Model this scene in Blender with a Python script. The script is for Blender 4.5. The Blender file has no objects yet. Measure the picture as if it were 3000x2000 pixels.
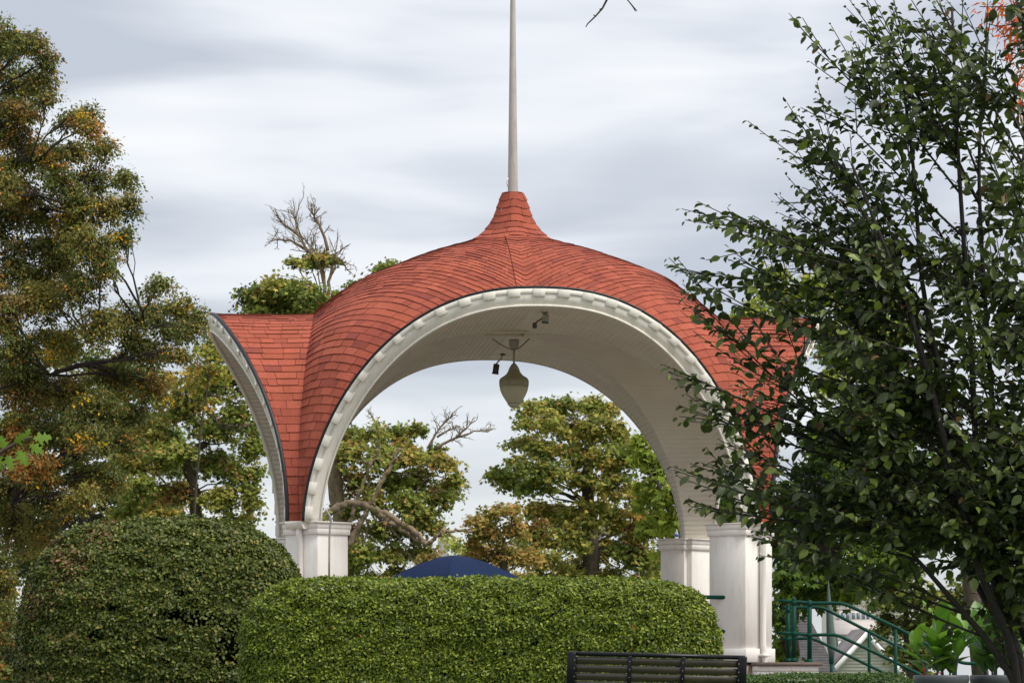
import bpy, math, random
import numpy as np
from math import radians, sin, cos, pi, sqrt
C = bpy.context.scene.collection
scn = bpy.context.scene
FPX = 11480.0          # focal length in pixels of the 3000 px photograph
EYE = 1.6
# ------------------------------------------------------------------ camera
cam_d = bpy.data.cameras.new('camera'); cam = bpy.data.objects.new('camera', cam_d); C.objects.link(cam)
cam.location = (0, 0, EYE); cam.rotation_euler = (radians(90), 0, 0)
cam_d.sensor_width = 36; cam_d.lens = 36 * FPX / 3000; cam_d.shift_y = 1000 / 3000
cam_d.clip_start = 0.5; cam_d.clip_end = 6000
scn.camera = cam
# ------------------------------------------------------------------ world
W = bpy.data.worlds.new('World'); scn.world = W; W.use_nodes = True
nt = W.node_tree; N = nt.nodes; L = nt.links; N.clear()
SUN_EL, SUN_AZ = radians(56), radians(121)     # azimuth clockwise from +Y
sky = N.new('ShaderNodeTexSky'); sky.sky_type = 'NISHITA'; sky.sun_disc = False
sky.sun_elevation = SUN_EL; sky.sun_rotation = SUN_AZ
bg1 = N.new('ShaderNodeBackground'); bg1.inputs[1].default_value = 0.11
L.new(sky.outputs[0], bg1.inputs[0])
tc = N.new('ShaderNodeTexCoord')
def vnoise(scale, sc, detail=4, rough=0.5, dist=0.0):
    mp = N.new('ShaderNodeMapping'); mp.inputs['Scale'].default_value = scale
    L.new(tc.outputs['Generated'], mp.inputs[0])
    n = N.new('ShaderNodeTexNoise'); n.inputs['Scale'].default_value = sc
    n.inputs['Detail'].default_value = detail; n.inputs['Roughness'].default_value = rough
    n.inputs['Distortion'].default_value = dist
    L.new(mp.outputs[0], n.inputs[0]); return n
n1 = vnoise((6.0, 6.0, 30), 1.35, 4.0, 0.42, 0.25)
n2 = vnoise((3, 3, 9), 2.2, 2, 0.5)
mx = N.new('ShaderNodeMath'); mx.operation = 'MULTIPLY_ADD'; mx.inputs[1].default_value = 0.62
L.new(n1.outputs[0], mx.inputs[0])
m2 = N.new('ShaderNodeMath'); m2.operation = 'MULTIPLY'; m2.inputs[1].default_value = 0.38
L.new(n2.outputs[0], m2.inputs[0]); L.new(m2.outputs[0], mx.inputs[2])
cr = N.new('ShaderNodeValToRGB'); L.new(mx.outputs[0], cr.inputs[0])
e = cr.color_ramp.elements
e[0].position = 0.415; e[0].color = (0.47, 0.51, 0.585, 1)
e[1].position = 0.595; e[1].color = (0.80, 0.81, 0.83, 1)
x = cr.color_ramp.elements.new(0.475); x.color = (0.57, 0.605, 0.665, 1)
x = cr.color_ramp.elements.new(0.532); x.color = (0.71, 0.74, 0.79, 1)
bg2 = N.new('ShaderNodeBackground'); bg2.inputs[1].default_value = 1.10
L.new(cr.outputs[0], bg2.inputs[0])
# thin cover near the horizon lets some blue through
sp = N.new('ShaderNodeSeparateXYZ'); L.new(tc.outputs['Generated'], sp.inputs[0])
mr = N.new('ShaderNodeMapRange'); mr.inputs[1].default_value = 0.02; mr.inputs[2].default_value = 0.10
mr.inputs[3].default_value = 0.62; mr.inputs[4].default_value = 0.94
L.new(sp.outputs['Z'], mr.inputs[0])
ms = N.new('ShaderNodeMixShader'); L.new(mr.outputs[0], ms.inputs[0]); L.new(bg1.outputs[0], ms.inputs[1]); L.new(bg2.outputs[0], ms.inputs[2])
wo = N.new('ShaderNodeOutputWorld'); L.new(ms.outputs[0], wo.inputs[0])
# ------------------------------------------------------------------ sun
sd = bpy.data.lights.new('sun', 'SUN'); sd.energy = 3.1; sd.angle = radians(28); sd.color = (1.0, 0.94, 0.86)
so = bpy.data.objects.new('sun', sd); C.objects.link(so)
so.rotation_euler = (radians(90) - SUN_EL, 0, pi - SUN_AZ)
so.location = (20, -10, 40)
vs = scn.view_settings; vs.view_transform = 'Standard'; vs.look = 'None'; vs.gamma = 1; vs.use_curve_mapping = False
vs.exposure = 0.15
scn.cycles.max_bounces = 6; scn.cycles.transparent_max_bounces = 8
# ------------------------------------------------------------------ materials
def newmat(name):
    m = bpy.data.materials.new(name); m.use_nodes = True
    return m, m.node_tree, m.node_tree.nodes['Principled BSDF']
def paint(name, col, rough=0.55, var=0.12, scale=3.0, bump=0.0, metal=0.0, stain=None, spec=0.4):
    m, t, b = newmat(name)
    tc = t.nodes.new('ShaderNodeTexCoord')
    n = t.nodes.new('ShaderNodeTexNoise'); n.inputs['Scale'].default_value = scale; n.inputs['Detail'].default_value = 6
    t.links.new(tc.outputs['Object'], n.inputs[0])
    r = t.nodes.new('ShaderNodeValToRGB'); r.color_ramp.elements[0].position = 0.3; r.color_ramp.elements[1].position = 0.7
    r.color_ramp.elements[0].color = (*[c * (1 - var) for c in col], 1)
    r.color_ramp.elements[1].color = (*[min(1, c * (1 + var * 0.6)) for c in col], 1)
    t.links.new(n.outputs[0], r.inputs[0]); out = r.outputs[0]
    if stain:
        mp = t.nodes.new('ShaderNodeMapping'); mp.inputs['Scale'].default_value = (7, 7, 1.2)
        t.links.new(tc.outputs['Object'], mp.inputs[0])
        n3 = t.nodes.new('ShaderNodeTexNoise'); n3.inputs['Scale'].default_value = 2.3; n3.inputs['Detail'].default_value = 8; n3.inputs['Roughness'].default_value = .65
        t.links.new(mp.outputs[0], n3.inputs[0])
        r3 = t.nodes.new('ShaderNodeValToRGB'); r3.color_ramp.elements[0].position = 0.5; r3.color_ramp.elements[1].position = 0.8
        r3.color_ramp.elements[0].color = (0, 0, 0, 1); r3.color_ramp.elements[1].color = (0.6, 0.6, 0.6, 1)
        t.links.new(n3.outputs[0], r3.inputs[0])
        mm = t.nodes.new('ShaderNodeMix'); mm.data_type = 'RGBA'
        t.links.new(r3.outputs[0], mm.inputs[0]); t.links.new(out, mm.inputs[6]); mm.inputs[7].default_value = (*stain, 1)
        out = mm.outputs[2]
    t.links.new(out, b.inputs['Base Color'])
    b.inputs['Roughness'].default_value = rough; b.inputs['Metallic'].default_value = metal
    b.inputs['Specular IOR Level'].default_value = spec
    if bump:
        n2 = t.nodes.new('ShaderNodeTexNoise'); n2.inputs['Scale'].default_value = scale * 14; n2.inputs['Detail'].default_value = 4
        t.links.new(tc.outputs['Object'], n2.inputs[0])
        bp = t.nodes.new('ShaderNodeBump'); bp.inputs['Strength'].default_value = bump; bp.inputs['Distance'].default_value = 0.01
        t.links.new(n2.outputs[0], bp.inputs['Height']); t.links.new(bp.outputs[0], b.inputs['Normal'])
    return m
def toned(name, rough, grain=0.0, gscale=60, translucent=0.0, spec=0.3, bump=0.0):
    """base colour read from the per-tab or per-leaf attribute 'tone'"""
    m, t, b = newmat(name)
    a = t.nodes.new('ShaderNodeAttribute'); a.attribute_name = 'tone'; out = a.outputs['Color']
    if grain:
        tc = t.nodes.new('ShaderNodeTexCoord'); n = t.nodes.new('ShaderNodeTexNoise')
        n.inputs['Scale'].default_value = gscale; n.inputs['Detail'].default_value = 5
        t.links.new(tc.outputs['Object'], n.inputs[0])
        mr = t.nodes.new('ShaderNodeMapRange'); mr.inputs[1].default_value = .3; mr.inputs[2].default_value = .7
        mr.inputs[3].default_value = 1 - grain; mr.inputs[4].default_value = 1 + grain
        t.links.new(n.outputs[0], mr.inputs[0])
        mp = t.nodes.new('ShaderNodeMapping'); mp.inputs['Scale'].default_value = (2.2, 2.2, .7); t.links.new(tc.outputs['Object'], mp.inputs[0])
        nb = t.nodes.new('ShaderNodeTexNoise'); nb.inputs['Scale'].default_value = 1.1; nb.inputs['Detail'].default_value = 6; nb.inputs['Roughness'].default_value = .62
        t.links.new(mp.outputs[0], nb.inputs[0])
        mw = t.nodes.new('ShaderNodeMapRange'); mw.inputs[1].default_value = .32; mw.inputs[2].default_value = .68; mw.inputs[3].default_value = .87; mw.inputs[4].default_value = 1.09
        t.links.new(nb.outputs[0], mw.inputs[0]); mz = t.nodes.new('ShaderNodeMath'); mz.operation = 'MULTIPLY'
        t.links.new(mr.outputs[0], mz.inputs[0]); t.links.new(mw.outputs[0], mz.inputs[1]); mr = mz
        v = t.nodes.new('ShaderNodeVectorMath'); v.operation = 'SCALE'
        t.links.new(out, v.inputs[0]); t.links.new(mr.outputs[0], v.inputs['Scale']); out = v.outputs[0]
        if bump:
            bp = t.nodes.new('ShaderNodeBump'); bp.inputs['Strength'].default_value = bump; bp.inputs['Distance'].default_value = 0.004
            t.links.new(n.outputs[0], bp.inputs['Height']); t.links.new(bp.outputs[0], b.inputs['Normal'])
    t.links.new(out, b.inputs['Base Color']); b.inputs['Roughness'].default_value = rough
    b.inputs['Specular IOR Level'].default_value = spec
    if translucent:
        tr = t.nodes.new('ShaderNodeBsdfTranslucent'); t.links.new(out, tr.inputs[0])
        ms = t.nodes.new('ShaderNodeMixShader'); ms.inputs[0].default_value = translucent
        o = t.nodes['Material Output']
        t.links.new(b.outputs[0], ms.inputs[1]); t.links.new(tr.outputs[0], ms.inputs[2]); t.links.new(ms.outputs[0], o.inputs[0])
    return m
M = {}
M['shingle'] = toned('red_shingle', 0.9, 0.16, 45, bump=0.5, spec=0.2)
M['white'] = paint('white_paint', (0.82, 0.785, 0.70), 0.45, 0.06, 1.2, stain=(0.55, 0.50, 0.42))
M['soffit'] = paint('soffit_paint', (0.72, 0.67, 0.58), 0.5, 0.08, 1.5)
M['pillar'] = paint('pillar_paint', (0.84, 0.80, 0.75), 0.5, 0.06, 1.0, stain=(0.60, 0.55, 0.48))
M['black'] = paint('black_edge', (0.018, 0.017, 0.02), 0.5, 0.2)
M['stucco'] = paint('stucco', (0.50, 0.42, 0.32), 0.9, 0.25, 4, 0.4, stain=(0.2, 0.16, 0.12))
M['deck'] = paint('deck_slab', (0.16, 0.12, 0.10), 0.8, 0.2, 4)
M['green'] = paint('green_enamel', (0.0025, 0.048, 0.031), 0.5, 0.15, 5, spec=0.14)
M['iron'] = paint('black_iron', (0.006, 0.006, 0.009), 0.3, 0.2, spec=0.3)
M['slat'] = paint('brown_slat', (0.050, 0.036, 0.026), 0.28, 0.3, 9, spec=0.8)
M['galv'] = paint('galvanised', (0.42, 0.40, 0.38), 0.4, 0.15, 6, metal=0.6)
M['pole'] = paint('pole_paint', (0.50, 0.47, 0.44), 0.5, 0.12, 1.6, stain=(0.24, 0.2, 0.18))
M['blue'] = paint('blue_canvas', (0.006, 0.018, 0.060), 0.7, 0.15, 1.5, 0.1, spec=0.12)
M['glass_lo'] = paint('frosted_globe', (0.58, 0.56, 0.44), 0.25, 0.1, 3)
M['glass_hi'] = paint('globe_top', (0.34, 0.31, 0.21), 0.3, 0.1, 3)
M['greybox'] = paint('grey_box', (0.35, 0.34, 0.32), 0.5, 0.1)
M['darkbox'] = paint('dark_box', (0.06, 0.06, 0.065), 0.4, 0.1)
M['bark'] = paint('bark', (0.085, 0.065, 0.045), 0.9, 0.4, 12, 0.6)
M['barklight'] = paint('pale_bark', (0.26, 0.195, 0.13), 0.9, 0.45, 7, 0.9)
M['barkdark'] = paint('dark_bark', (0.035, 0.028, 0.024), 0.8, 0.3, 12, 0.4)
M['leaf'] = toned('leaf', 0.6, translucent=0.42, spec=0.22)
M['leafgloss'] = toned('glossy_leaf', 0.42, translucent=0.26, spec=0.42)
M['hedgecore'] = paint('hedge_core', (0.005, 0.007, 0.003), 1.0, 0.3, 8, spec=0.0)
M['grass'] = paint('grass', (0.06, 0.10, 0.025), 0.95, 0.4, 2.0, 0.6)
M['siding'] = paint('pale_siding', (0.72, 0.69, 0.62), 0.6, 0.05)
M['trim'] = paint('white_trim', (0.80, 0.79, 0.77), 0.5, 0.04)
M['greyroof'] = paint('grey_roof', (0.15, 0.14, 0.145), 0.9, 0.25, 3)
M['paleroof'] = paint('pale_roof', (0.50, 0.46, 0.44), 0.9, 0.1, 2)
M['window'] = paint('window_glass', (0.16, 0.19, 0.22), 0.1, 0.1)
M['concrete'] = paint('concrete', (0.32, 0.30, 0.29), 0.9, 0.15, .3)
M['planter'] = paint('planter', (0.085, 0.09, 0.10), 0.4, 0.15)
M['canvas'] = paint('grey_green_canvas', (0.10, 0.15, 0.13), 0.8, 0.15)
M['metalred'] = paint('flower', (0.5, 0.03, 0.01), 0.6, 0.1)
def _plastic():
    m, t, b = newmat('clear_bottle'); b.inputs['Base Color'].default_value = (.85, .9, .95, 1)
    b.inputs['Roughness'].default_value = .1; b.inputs['Transmission Weight'].default_value = .6; b.inputs['IOR'].default_value = 1.2
    return m
M['plastic'] = _plastic()
M['bluelabel'] = paint('blue_label', (.05, .10, .4), .4, .1)
# ------------------------------------------------------------------ mesh builder
class MB:
    def __init__(s): s.v = []; s.idx = []; s.len = []; s.n = 0; s.col = []; s.has = False
    def add(s, verts, faces, col=None):
        verts = np.asarray(verts, float).reshape(-1, 3); b = s.n
        s.v.append(verts); s.n += len(verts)
        for f in faces:
            s.idx.append(np.asarray(f, np.int64) + b); s.len.append(np.array([len(f)]))
        if col is None: col = (1, 1, 1)
        else: s.has = True
        c = np.asarray(col, float)
        s.col.append(np.broadcast_to(c, (len(verts), 3)) if c.ndim == 1 else c)
    def addarr(s, verts, idx, lens, col):
        s.v.append(verts); s.idx.append(idx + s.n); s.len.append(lens); s.n += len(verts); s.col.append(col); s.has = True
    def box(s, lo, hi, R=None, o=(0, 0, 0), col=None):
        x0, y0, z0 = lo; x1, y1, z1 = hi
        v = np.array([(x0,y0,z0),(x1,y0,z0),(x1,y1,z0),(x0,y1,z0),(x0,y0,z1),(x1,y0,z1),(x1,y1,z1),(x0,y1,z1)], float)
        if R is not None: v = v @ np.asarray(R).T
        s.add(v + np.asarray(o, float), [(0,3,2,1),(4,5,6,7),(0,1,5,4),(1,2,6,5),(2,3,7,6),(3,0,4,7)], col)
    def bbox(s, lo, hi, bv, R=None, o=(0, 0, 0), col=None):
        """box with chamfered vertical and horizontal edges"""
        lo = np.array(lo, float); hi = np.array(hi, float); c = (lo + hi) / 2; h = (hi - lo) / 2; v = []; 
        for sx in (-1, 1):
            for sy in (-1, 1):
                for sz in (-1, 1):
                    for a in range(3):
                        p = h - bv; p[a] = h[a]; v.append(c + p * (sx, sy, sz))
        v = np.array(v)
        ix = lambda sx, sy, sz, a: ((sx * 2 + sy) * 2 + sz) * 3 + a
        F = []
        for a in range(3):
            o1, o2 = [q for q in range(3) if q != a]
            for sg in (0, 1):
                q = []
                for (u, w) in ((0, 0), (1, 0), (1, 1), (0, 1)):
                    s3 = [0, 0, 0]; s3[a] = sg; s3[o1] = u; s3[o2] = w; q.append(ix(*s3, a))
                F.append(q)
        for a in range(3):
            o1, o2 = [q for q in range(3) if q != a]
            for u in (0, 1):
                for w in (0, 1):
                    s0 = [0, 0, 0]; s1 = [0, 0, 0]; s1[a] = 1
                    for ss in (s0, s1): ss[o1] = u; ss[o2] = w
                    F.append([ix(*s0, o1), ix(*s1, o1), ix(*s1, o2), ix(*s0, o2)])
        for sx in (0, 1):
            for sy in (0, 1):
                for sz in (0, 1): F.append([ix(sx, sy, sz, 0), ix(sx, sy, sz, 1), ix(sx, sy, sz, 2)])
        # fix orientation
        G = []
        for f in F:
            p = v[f]; nn = np.cross(p[1] - p[0], p[2] - p[0])
            if np.dot(nn, p.mean(0) - c) < 0: f = f[::-1]
            G.append(f)
        if R is not None: v = v @ np.asarray(R).T
        s.add(v + np.asarray(o, float), G, col)
    def tube(s, pts, rad, k=8, col=None, cap=True):
        pts = np.asarray(pts, float); n = len(pts)
        rad = np.broadcast_to(np.asarray(rad, float), (n,))
        T = np.gradient(pts, axis=0); T /= np.linalg.norm(T, axis=1)[:, None] + 1e-12
        ref = np.array([0, 0, 1.0]) if abs(T[0][2]) < .9 else np.array([1.0, 0, 0])
        u = np.cross(T[0], ref); u /= np.linalg.norm(u); V = []
        ang = np.arange(k) * 2 * pi / k; ca, sa = np.cos(ang)[:, None], np.sin(ang)[:, None]
        for i in range(n):
            u = u - T[i] * np.dot(u, T[i]); u /= np.linalg.norm(u) + 1e-12
            w = np.cross(T[i], u)
            V.append(pts[i] + rad[i] * (ca * u + sa * w))
        F = [(i*k+j, i*k+(j+1) % k, (i+1)*k+(j+1) % k, (i+1)*k+j) for i in range(n-1) for j in range(k)]
        if cap: F += [tuple(range(k))[::-1], tuple((n-1)*k+j for j in range(k))]
        s.add(np.vstack(V), F, col)
    def lathe(s, prof, k=24, o=(0, 0, 0), col=None):
        prof = list(prof); n = len(prof); V = []
        for r, z in prof:
            for j in range(k): V.append((o[0] + r*cos(2*pi*j/k), o[1] + r*sin(2*pi*j/k), o[2] + z))
        F = [(i*k+j, i*k+(j+1) % k, (i+1)*k+(j+1) % k, (i+1)*k+j) for i in range(n-1) for j in range(k)]
        F += [tuple(range(k))[::-1], tuple((n-1)*k+j for j in range(k))]
        s.add(V, F, col)
    def build(s, name, mat, parent=None, smooth=False, loc=None):
        me = bpy.data.meshes.new(name)
        V = np.vstack(s.v); idx = np.concatenate(s.idx); ln = np.concatenate(s.len)
        me.vertices.add(len(V)); me.vertices.foreach_set('co', V.ravel().astype(np.float32))
        me.loops.add(len(idx)); me.loops.foreach_set('vertex_index', idx.astype(np.int32))
        me.polygons.add(len(ln)); st = np.concatenate([[0], np.cumsum(ln)[:-1]])
        me.polygons.foreach_set('loop_start', st.astype(np.int32))
        if smooth: me.polygons.foreach_set('use_smooth', np.ones(len(ln), bool))
        me.update(calc_edges=True)
        if s.has:
            a = me.color_attributes.new(name='tone', type='FLOAT_COLOR', domain='POINT')
            c = np.ones((len(V), 4), np.float32); c[:, :3] = np.clip(np.vstack(s.col), 0, 1)
            a.data.foreach_set('color', c.ravel())
        me.materials.append(mat)
        o = bpy.data.objects.new(name, me); C.objects.link(o)
        if parent is not None: o.parent = parent
        if loc is not None: o.location = loc
        return o
def thing(name, label, cat, loc=(0, 0, 0), rz=0, group=None):
    o = bpy.data.objects.new(name, None); C.objects.link(o); o.location = loc; o.rotation_euler = (0, 0, rz)
    o.empty_display_size = .3
    return tag(o, label, cat, group)
def tag(o, label, cat, group=None):
    o['label'] = label; o['category'] = cat
    if group: o['group'] = group
    return o
def structure(o): o['kind'] = 'structure'; return o
def P(px, py, d):      # a point of the photograph at distance d
    return np.array([(px - 1500) * d / FPX, d, EYE + (2000 - py) * d / FPX])
def mpx(d): return d / FPX
def ground_z(y):
    return float(np.interp(y, [-60, 0, 20, 40, 60, 78, 100, 130, 220, 3000], [-.2, 0, .45, 1.02, 1.42, 1.42, 1.1, .5, -1.5, -3.0]))
# ------------------------------------------------------------------ ground
M['bouncefloor'] = paint('warm_bounce_floor', (0.20, 0.165, 0.135), 0.9, 0.2, 1.5, 0.3)
def make_ground():
    ys = np.concatenate([np.arange(-60, 240, 3.0), [300, 450, 800, 1500, 3000]])
    xs = np.concatenate([[-2500, -900, -300], np.arange(-90, 91, 3.0), [300, 900, 2500]])
    rng = np.random.default_rng(1)
    V = [(x, y, ground_z(y) + rng.uniform(-.03, .03)) for y in ys for x in xs]; nx = len(xs)
    F = [(j*nx+i, j*nx+i+1, (j+1)*nx+i+1, (j+1)*nx+i) for j in range(len(ys)-1) for i in range(nx-1)]
    m = MB(); m.add(V, F); structure(m.build('ground', M['grass'], smooth=True))
make_ground()
def make_bounce_floor():  # unseen warm floor, added to tint the light bounced up to the soffit
    ys = np.arange(54.0, 92.1, 2.0); xs = np.arange(-16, 12.1, 2.0); nx = len(xs)
    V = [(x, y, ground_z(y) + .045) for y in ys for x in xs]
    F = [(j*nx+i, j*nx+i+1, (j+1)*nx+i+1, (j+1)*nx+i) for j in range(len(ys)-1) for i in range(nx-1)]
    m = MB(); m.add(V, F); structure(m.build('bounce_floor', M['bouncefloor']))
make_bounce_floor()
# ------------------------------------------------------------------ the pavilion
K = 67.6 / 9540.0            # metres per unit of the pavilion's own measures
BASE = 1.42
PAV = thing('pavilion', 'open park pavilion with four white arches and a red shingled tulip shaped roof', 'pavilion',
            (2 * K, 67.6, BASE), 0.08)
def Z(u): return u * K + EYE - BASE
NR = 38
_ph = np.linspace(0, pi / 2, 1500)
_t = np.sin(_ph) ** (2 / 1.7); _w = np.cos(_ph) ** (2 / 2.35)
_sl = np.concatenate([[0], np.cumsum(np.hypot(np.diff(_w) * 525, np.diff(_t) * 520))]); ARCL = _sl[-1]; _sl = _sl / ARCL
def arch(s):
    """s in [-1,1] from left spring over the crown (0) to right spring -> x, t, in units"""
    s = np.asarray(s, float); q = 1 - np.abs(s)
    w = np.interp(q, _sl, _w) * 525; t = np.interp(q, _sl, _t)
    return np.sign(s) * w, t
def arch_frame(s):
    """edge point E, arch plane outward normal (x,z) for the front side"""
    x, t = arch(s); e = 1e-3
    sa, sb = max(-1, s - e), min(1, s + e)
    xa, ta = arch(sa); xb, tb = arch(sb)
    T = np.array([xb - xa, 0, (tb - ta) * 520]); T /= np.linalg.norm(T)
    Nn = np.array([-T[2], 0, T[0]]) if T[0] >= 0 else np.array([-T[2], 0, T[0]])
    if Nn[2] < 0 and abs(s) < .9: Nn = -Nn
    if abs(s) > .98: Nn = np.array([np.sign(s), 0, 0.0])
    E = np.array([float(x), -(558 + 172 * float(t) ** 2.2), 369 + 520 * float(t)])
    return E, T, Nn
def rot4(V, q):     # quarter turns about the pavilion axis
    V = np.asarray(V, float).copy(); a = q * pi / 2; x = V[..., 0].copy(); y = V[..., 1].copy()
    V[..., 0] = x * cos(a) - y * sin(a); V[..., 1] = x * sin(a) + y * cos(a); return V
def tom(V):         # units -> local metres
    V = np.asarray(V, float) * K; V[..., 2] += EYE - BASE; return V
rs = np.random.default_rng(7)
REDS = np.array([(.355, .090, .054), (.33, .083, .051), (.29, .073, .048), (.25, .064, .045), (.385, .101, .063), (.345, .088, .055)])
def shingle_rows(mb, G, tabw=0.27, lift=0.011, seed=0):
    """G[k][j] rows of surface points in metres; strips of tabs with real butt edges"""
    r = np.random.default_rng(seed); G = np.asarray(G); nk, nj, _ = G.shape
    du = np.gradient(G, axis=1); dv = np.gradient(G, axis=0); Nn = np.cross(du, dv)
    Nn /= np.linalg.norm(Nn, axis=2)[:, :, None] + 1e-9
    flip = np.sign((Nn * (G - np.array([0, 0, 3.5]))).sum(2).mean()) or 1
    Nn *= flip
    fr = np.linspace(0, 1, nj)
    def at(A, k, f): 
        return np.stack([np.interp(f, fr, A[k][:, i]) for i in range(3)], -1)
    for k in range(nk - 1):
        seg = np.linalg.norm(np.diff(G[k], axis=0), axis=1); cum = np.concatenate([[0], np.cumsum(seg)]); tot = cum[-1]
        if tot < .03: continue
        x = -r.uniform(0, tabw); cuts = [0.0]
        while x < tot:
            x += tabw * r.choice([.55, .8, 1.0, 1.0, 1.25])
            if .04 < x < tot - .04: cuts.append(x)
        cuts.append(tot)
        for a, b in zip(cuts[:-1], cuts[1:]):
            n = max(2, int((b - a) / .07) + 1)
            f = np.interp(np.linspace(a + .003, b - .003, n), cum, fr)
            lo = at(G, k, f); up = at(G, k + 1, f); nl = at(Nn, k, f); nu = at(Nn, k + 1, f)
            d = lo - up; d /= np.linalg.norm(d, axis=1)[:, None] + 1e-9
            drop = r.uniform(-.003, .011); lf = lift + r.uniform(-.004, .007)
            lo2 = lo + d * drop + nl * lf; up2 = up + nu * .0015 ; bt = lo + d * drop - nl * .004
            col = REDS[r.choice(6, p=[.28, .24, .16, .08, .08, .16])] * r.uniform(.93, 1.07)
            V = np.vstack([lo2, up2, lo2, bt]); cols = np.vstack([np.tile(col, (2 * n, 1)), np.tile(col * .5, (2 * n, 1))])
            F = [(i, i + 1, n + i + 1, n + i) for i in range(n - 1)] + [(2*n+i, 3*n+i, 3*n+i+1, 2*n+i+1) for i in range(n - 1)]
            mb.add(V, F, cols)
# hood: from the crease arch to the fascia edge, one per side
def crease(s):
    x, t = arch(s); return np.array([float(x), -(535 - 50 * float(t) ** 2.5), 369 + 520 * float(t)])
for q in range(4):
    mb = MB()
    for sg in (-1, 1):
        G = []
        for k in range(NR + 1):
            s = sg * (1 - k / NR); a = crease(s); b, _, nn = arch_frame(s); b = b + np.array([0, -3, 0])
            mid = (a + b) / 2 - nn * (2.0)
            f = np.linspace(0, 1, 9)[:, None]
            row = (1-f)**2 * a + 2*f*(1-f) * (2*mid - (a+b)/2) + f*f*b
            G.append(tom(rot4(row, q)))
        G = np.array(G)
        shingle_rows(mb, G, seed=100 + q * 2 + sg)
        # board under the shingles, closing the shell
        nk, nj, _ = G.shape
        Gd = G.copy(); Gd[:, :, 2] -= .012
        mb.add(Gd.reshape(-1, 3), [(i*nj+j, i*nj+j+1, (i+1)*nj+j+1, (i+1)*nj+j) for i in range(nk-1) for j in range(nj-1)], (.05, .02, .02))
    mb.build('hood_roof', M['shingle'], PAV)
# dome body
def sq(t):   # arclength fraction at height fraction t
    return float(np.interp(t, _t, _sl))
hk = [(0, 529, 369), (.342, 513, 549), (.52, 490, 646), (.604, 476, 694), (.72, 450, 764), (.819, 418, 824), (.88, 386, 862), (.925, 352, 900), (1, 258, 990)]
hs = [sq(a) for a, _, _ in hk]
def smooth_interp(x, xs, ys):
    # monotone cubic (Fritsch-Carlson) for few knots
    xs = np.array(xs, float); ys = np.array(ys, float); h = np.diff(xs); dl = np.diff(ys) / h
    m = np.zeros(len(xs)); m[0] = dl[0]; m[-1] = dl[-1]
    for i in range(1, len(xs) - 1):
        m[i] = 0 if dl[i-1] * dl[i] <= 0 else 2 / (1 / dl[i-1] + 1 / dl[i])
    i = int(np.clip(np.searchsorted(xs, x) - 1, 0, len(h) - 1)); tt = (x - xs[i]) / h[i]
    return ((1+2*tt)*(1-tt)**2*ys[i] + tt*(1-tt)**2*h[i]*m[i] + tt*tt*(3-2*tt)*ys[i+1] + tt*tt*(tt-1)*h[i]*m[i+1])
def hip_low(q): return smooth_interp(q, hs, [a[1] for a in hk]), smooth_interp(q, hs, [a[2] for a in hk])
AX = [(485, 889), (452, 903), (418, 921), (372, 948), (300, 988), (233, 1021), (168, 1047), (125, 1062), (93, 1076)]
HP = [(258, 990), (230, 1006), (200, 1021), (165, 1038), (130, 1053), (98, 1065), (68, 1077)]
def alongp(tab, u, diag):
    p = np.array(tab, float); L_ = np.concatenate([[0], np.cumsum(np.hypot(np.diff(p[:, 0]) * (1.414 if diag else 1), np.diff(p[:, 1])))]); L_ /= L_[-1]
    return smooth_interp(u, L_, p[:, 0]), smooth_interp(u, L_, p[:, 1])
NU = 17
def body_rows():
    rows = []
    for k in range(NR + NU + 1):
        if k <= NR:
            s = 1 - k / NR; x, t = arch(s); p = 535 - 50 * float(t) ** 2.5; z = 369 + 520 * float(t)
            P0 = np.array([-p, -float(x), z]); P1 = np.array([-float(x), -p, z]); d, zh = hip_low(k / NR)
        else:
            u = (k - NR) / NU; r_, z = alongp(AX, u, False); d, zh = alongp(HP, u, True)
            P0 = np.array([-r_, 0, z]); P1 = np.array([0, -r_, z])
        H = np.array([-d, -d, zh]); f = np.linspace(0, 1, 33)[:, None]
        if k <= 1: 
            row = P0 * (1 - f) + P1 * f
        else:
            Cc = 2 * H - (P0 + P1) / 2; row = (1-f)**2 * P0 + 2*f*(1-f) * Cc + f*f*P1
        rows.append(row)
    return np.array(rows)
BR = body_rows()
mb = MB()
for q in range(4):
    G = tom(rot4(BR, q)); shingle_rows(mb, G, seed=200 + q)
    nk, nj, _ = G.shape; Gd = G * np.array([.998, .998, 1]) - np.array([0, 0, .012])
    mb.add(Gd.reshape(-1, 3), [(i*nj+j, i*nj+j+1, (i+1)*nj+j+1, (i+1)*nj+j) for i in range(nk-1) for j in range(nj-1)], (.05, .02, .02))
DOME = mb.build('dome_roof', M['shingle'], PAV)
# cap strips over the four axis lines of the dome
for q in range(4):
    mb = MB(); G = []
    for k in range(NR, NR + NU + 1):
        a = BR[k][::-1]                      # front axis -> towards the hip
        i = np.argsort(a[:, 0])
        left = np.array([np.interp(x_, a[i, 0], a[i, c_]) for x_ in [0] for c_ in range(3)])
        wd = min(27, 27)
        xs = np.linspace(-wd, 0, 4)
        lp = np.array([[np.interp(x_, a[i, 0], a[i, c_]) for c_ in range(3)] for x_ in xs])
        rp = lp[::-1][1:] * np.array([-1, 1, 1])
        row = np.vstack([lp, rp]); row += np.array([0, -1.6, 2.2]); G.append(tom(rot4(row, q)))
    shingle_rows(mb, G, tabw=.9, lift=.012, seed=300 + q)
    mb.build('ridge_cap', M['shingle'], DOME)
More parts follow.
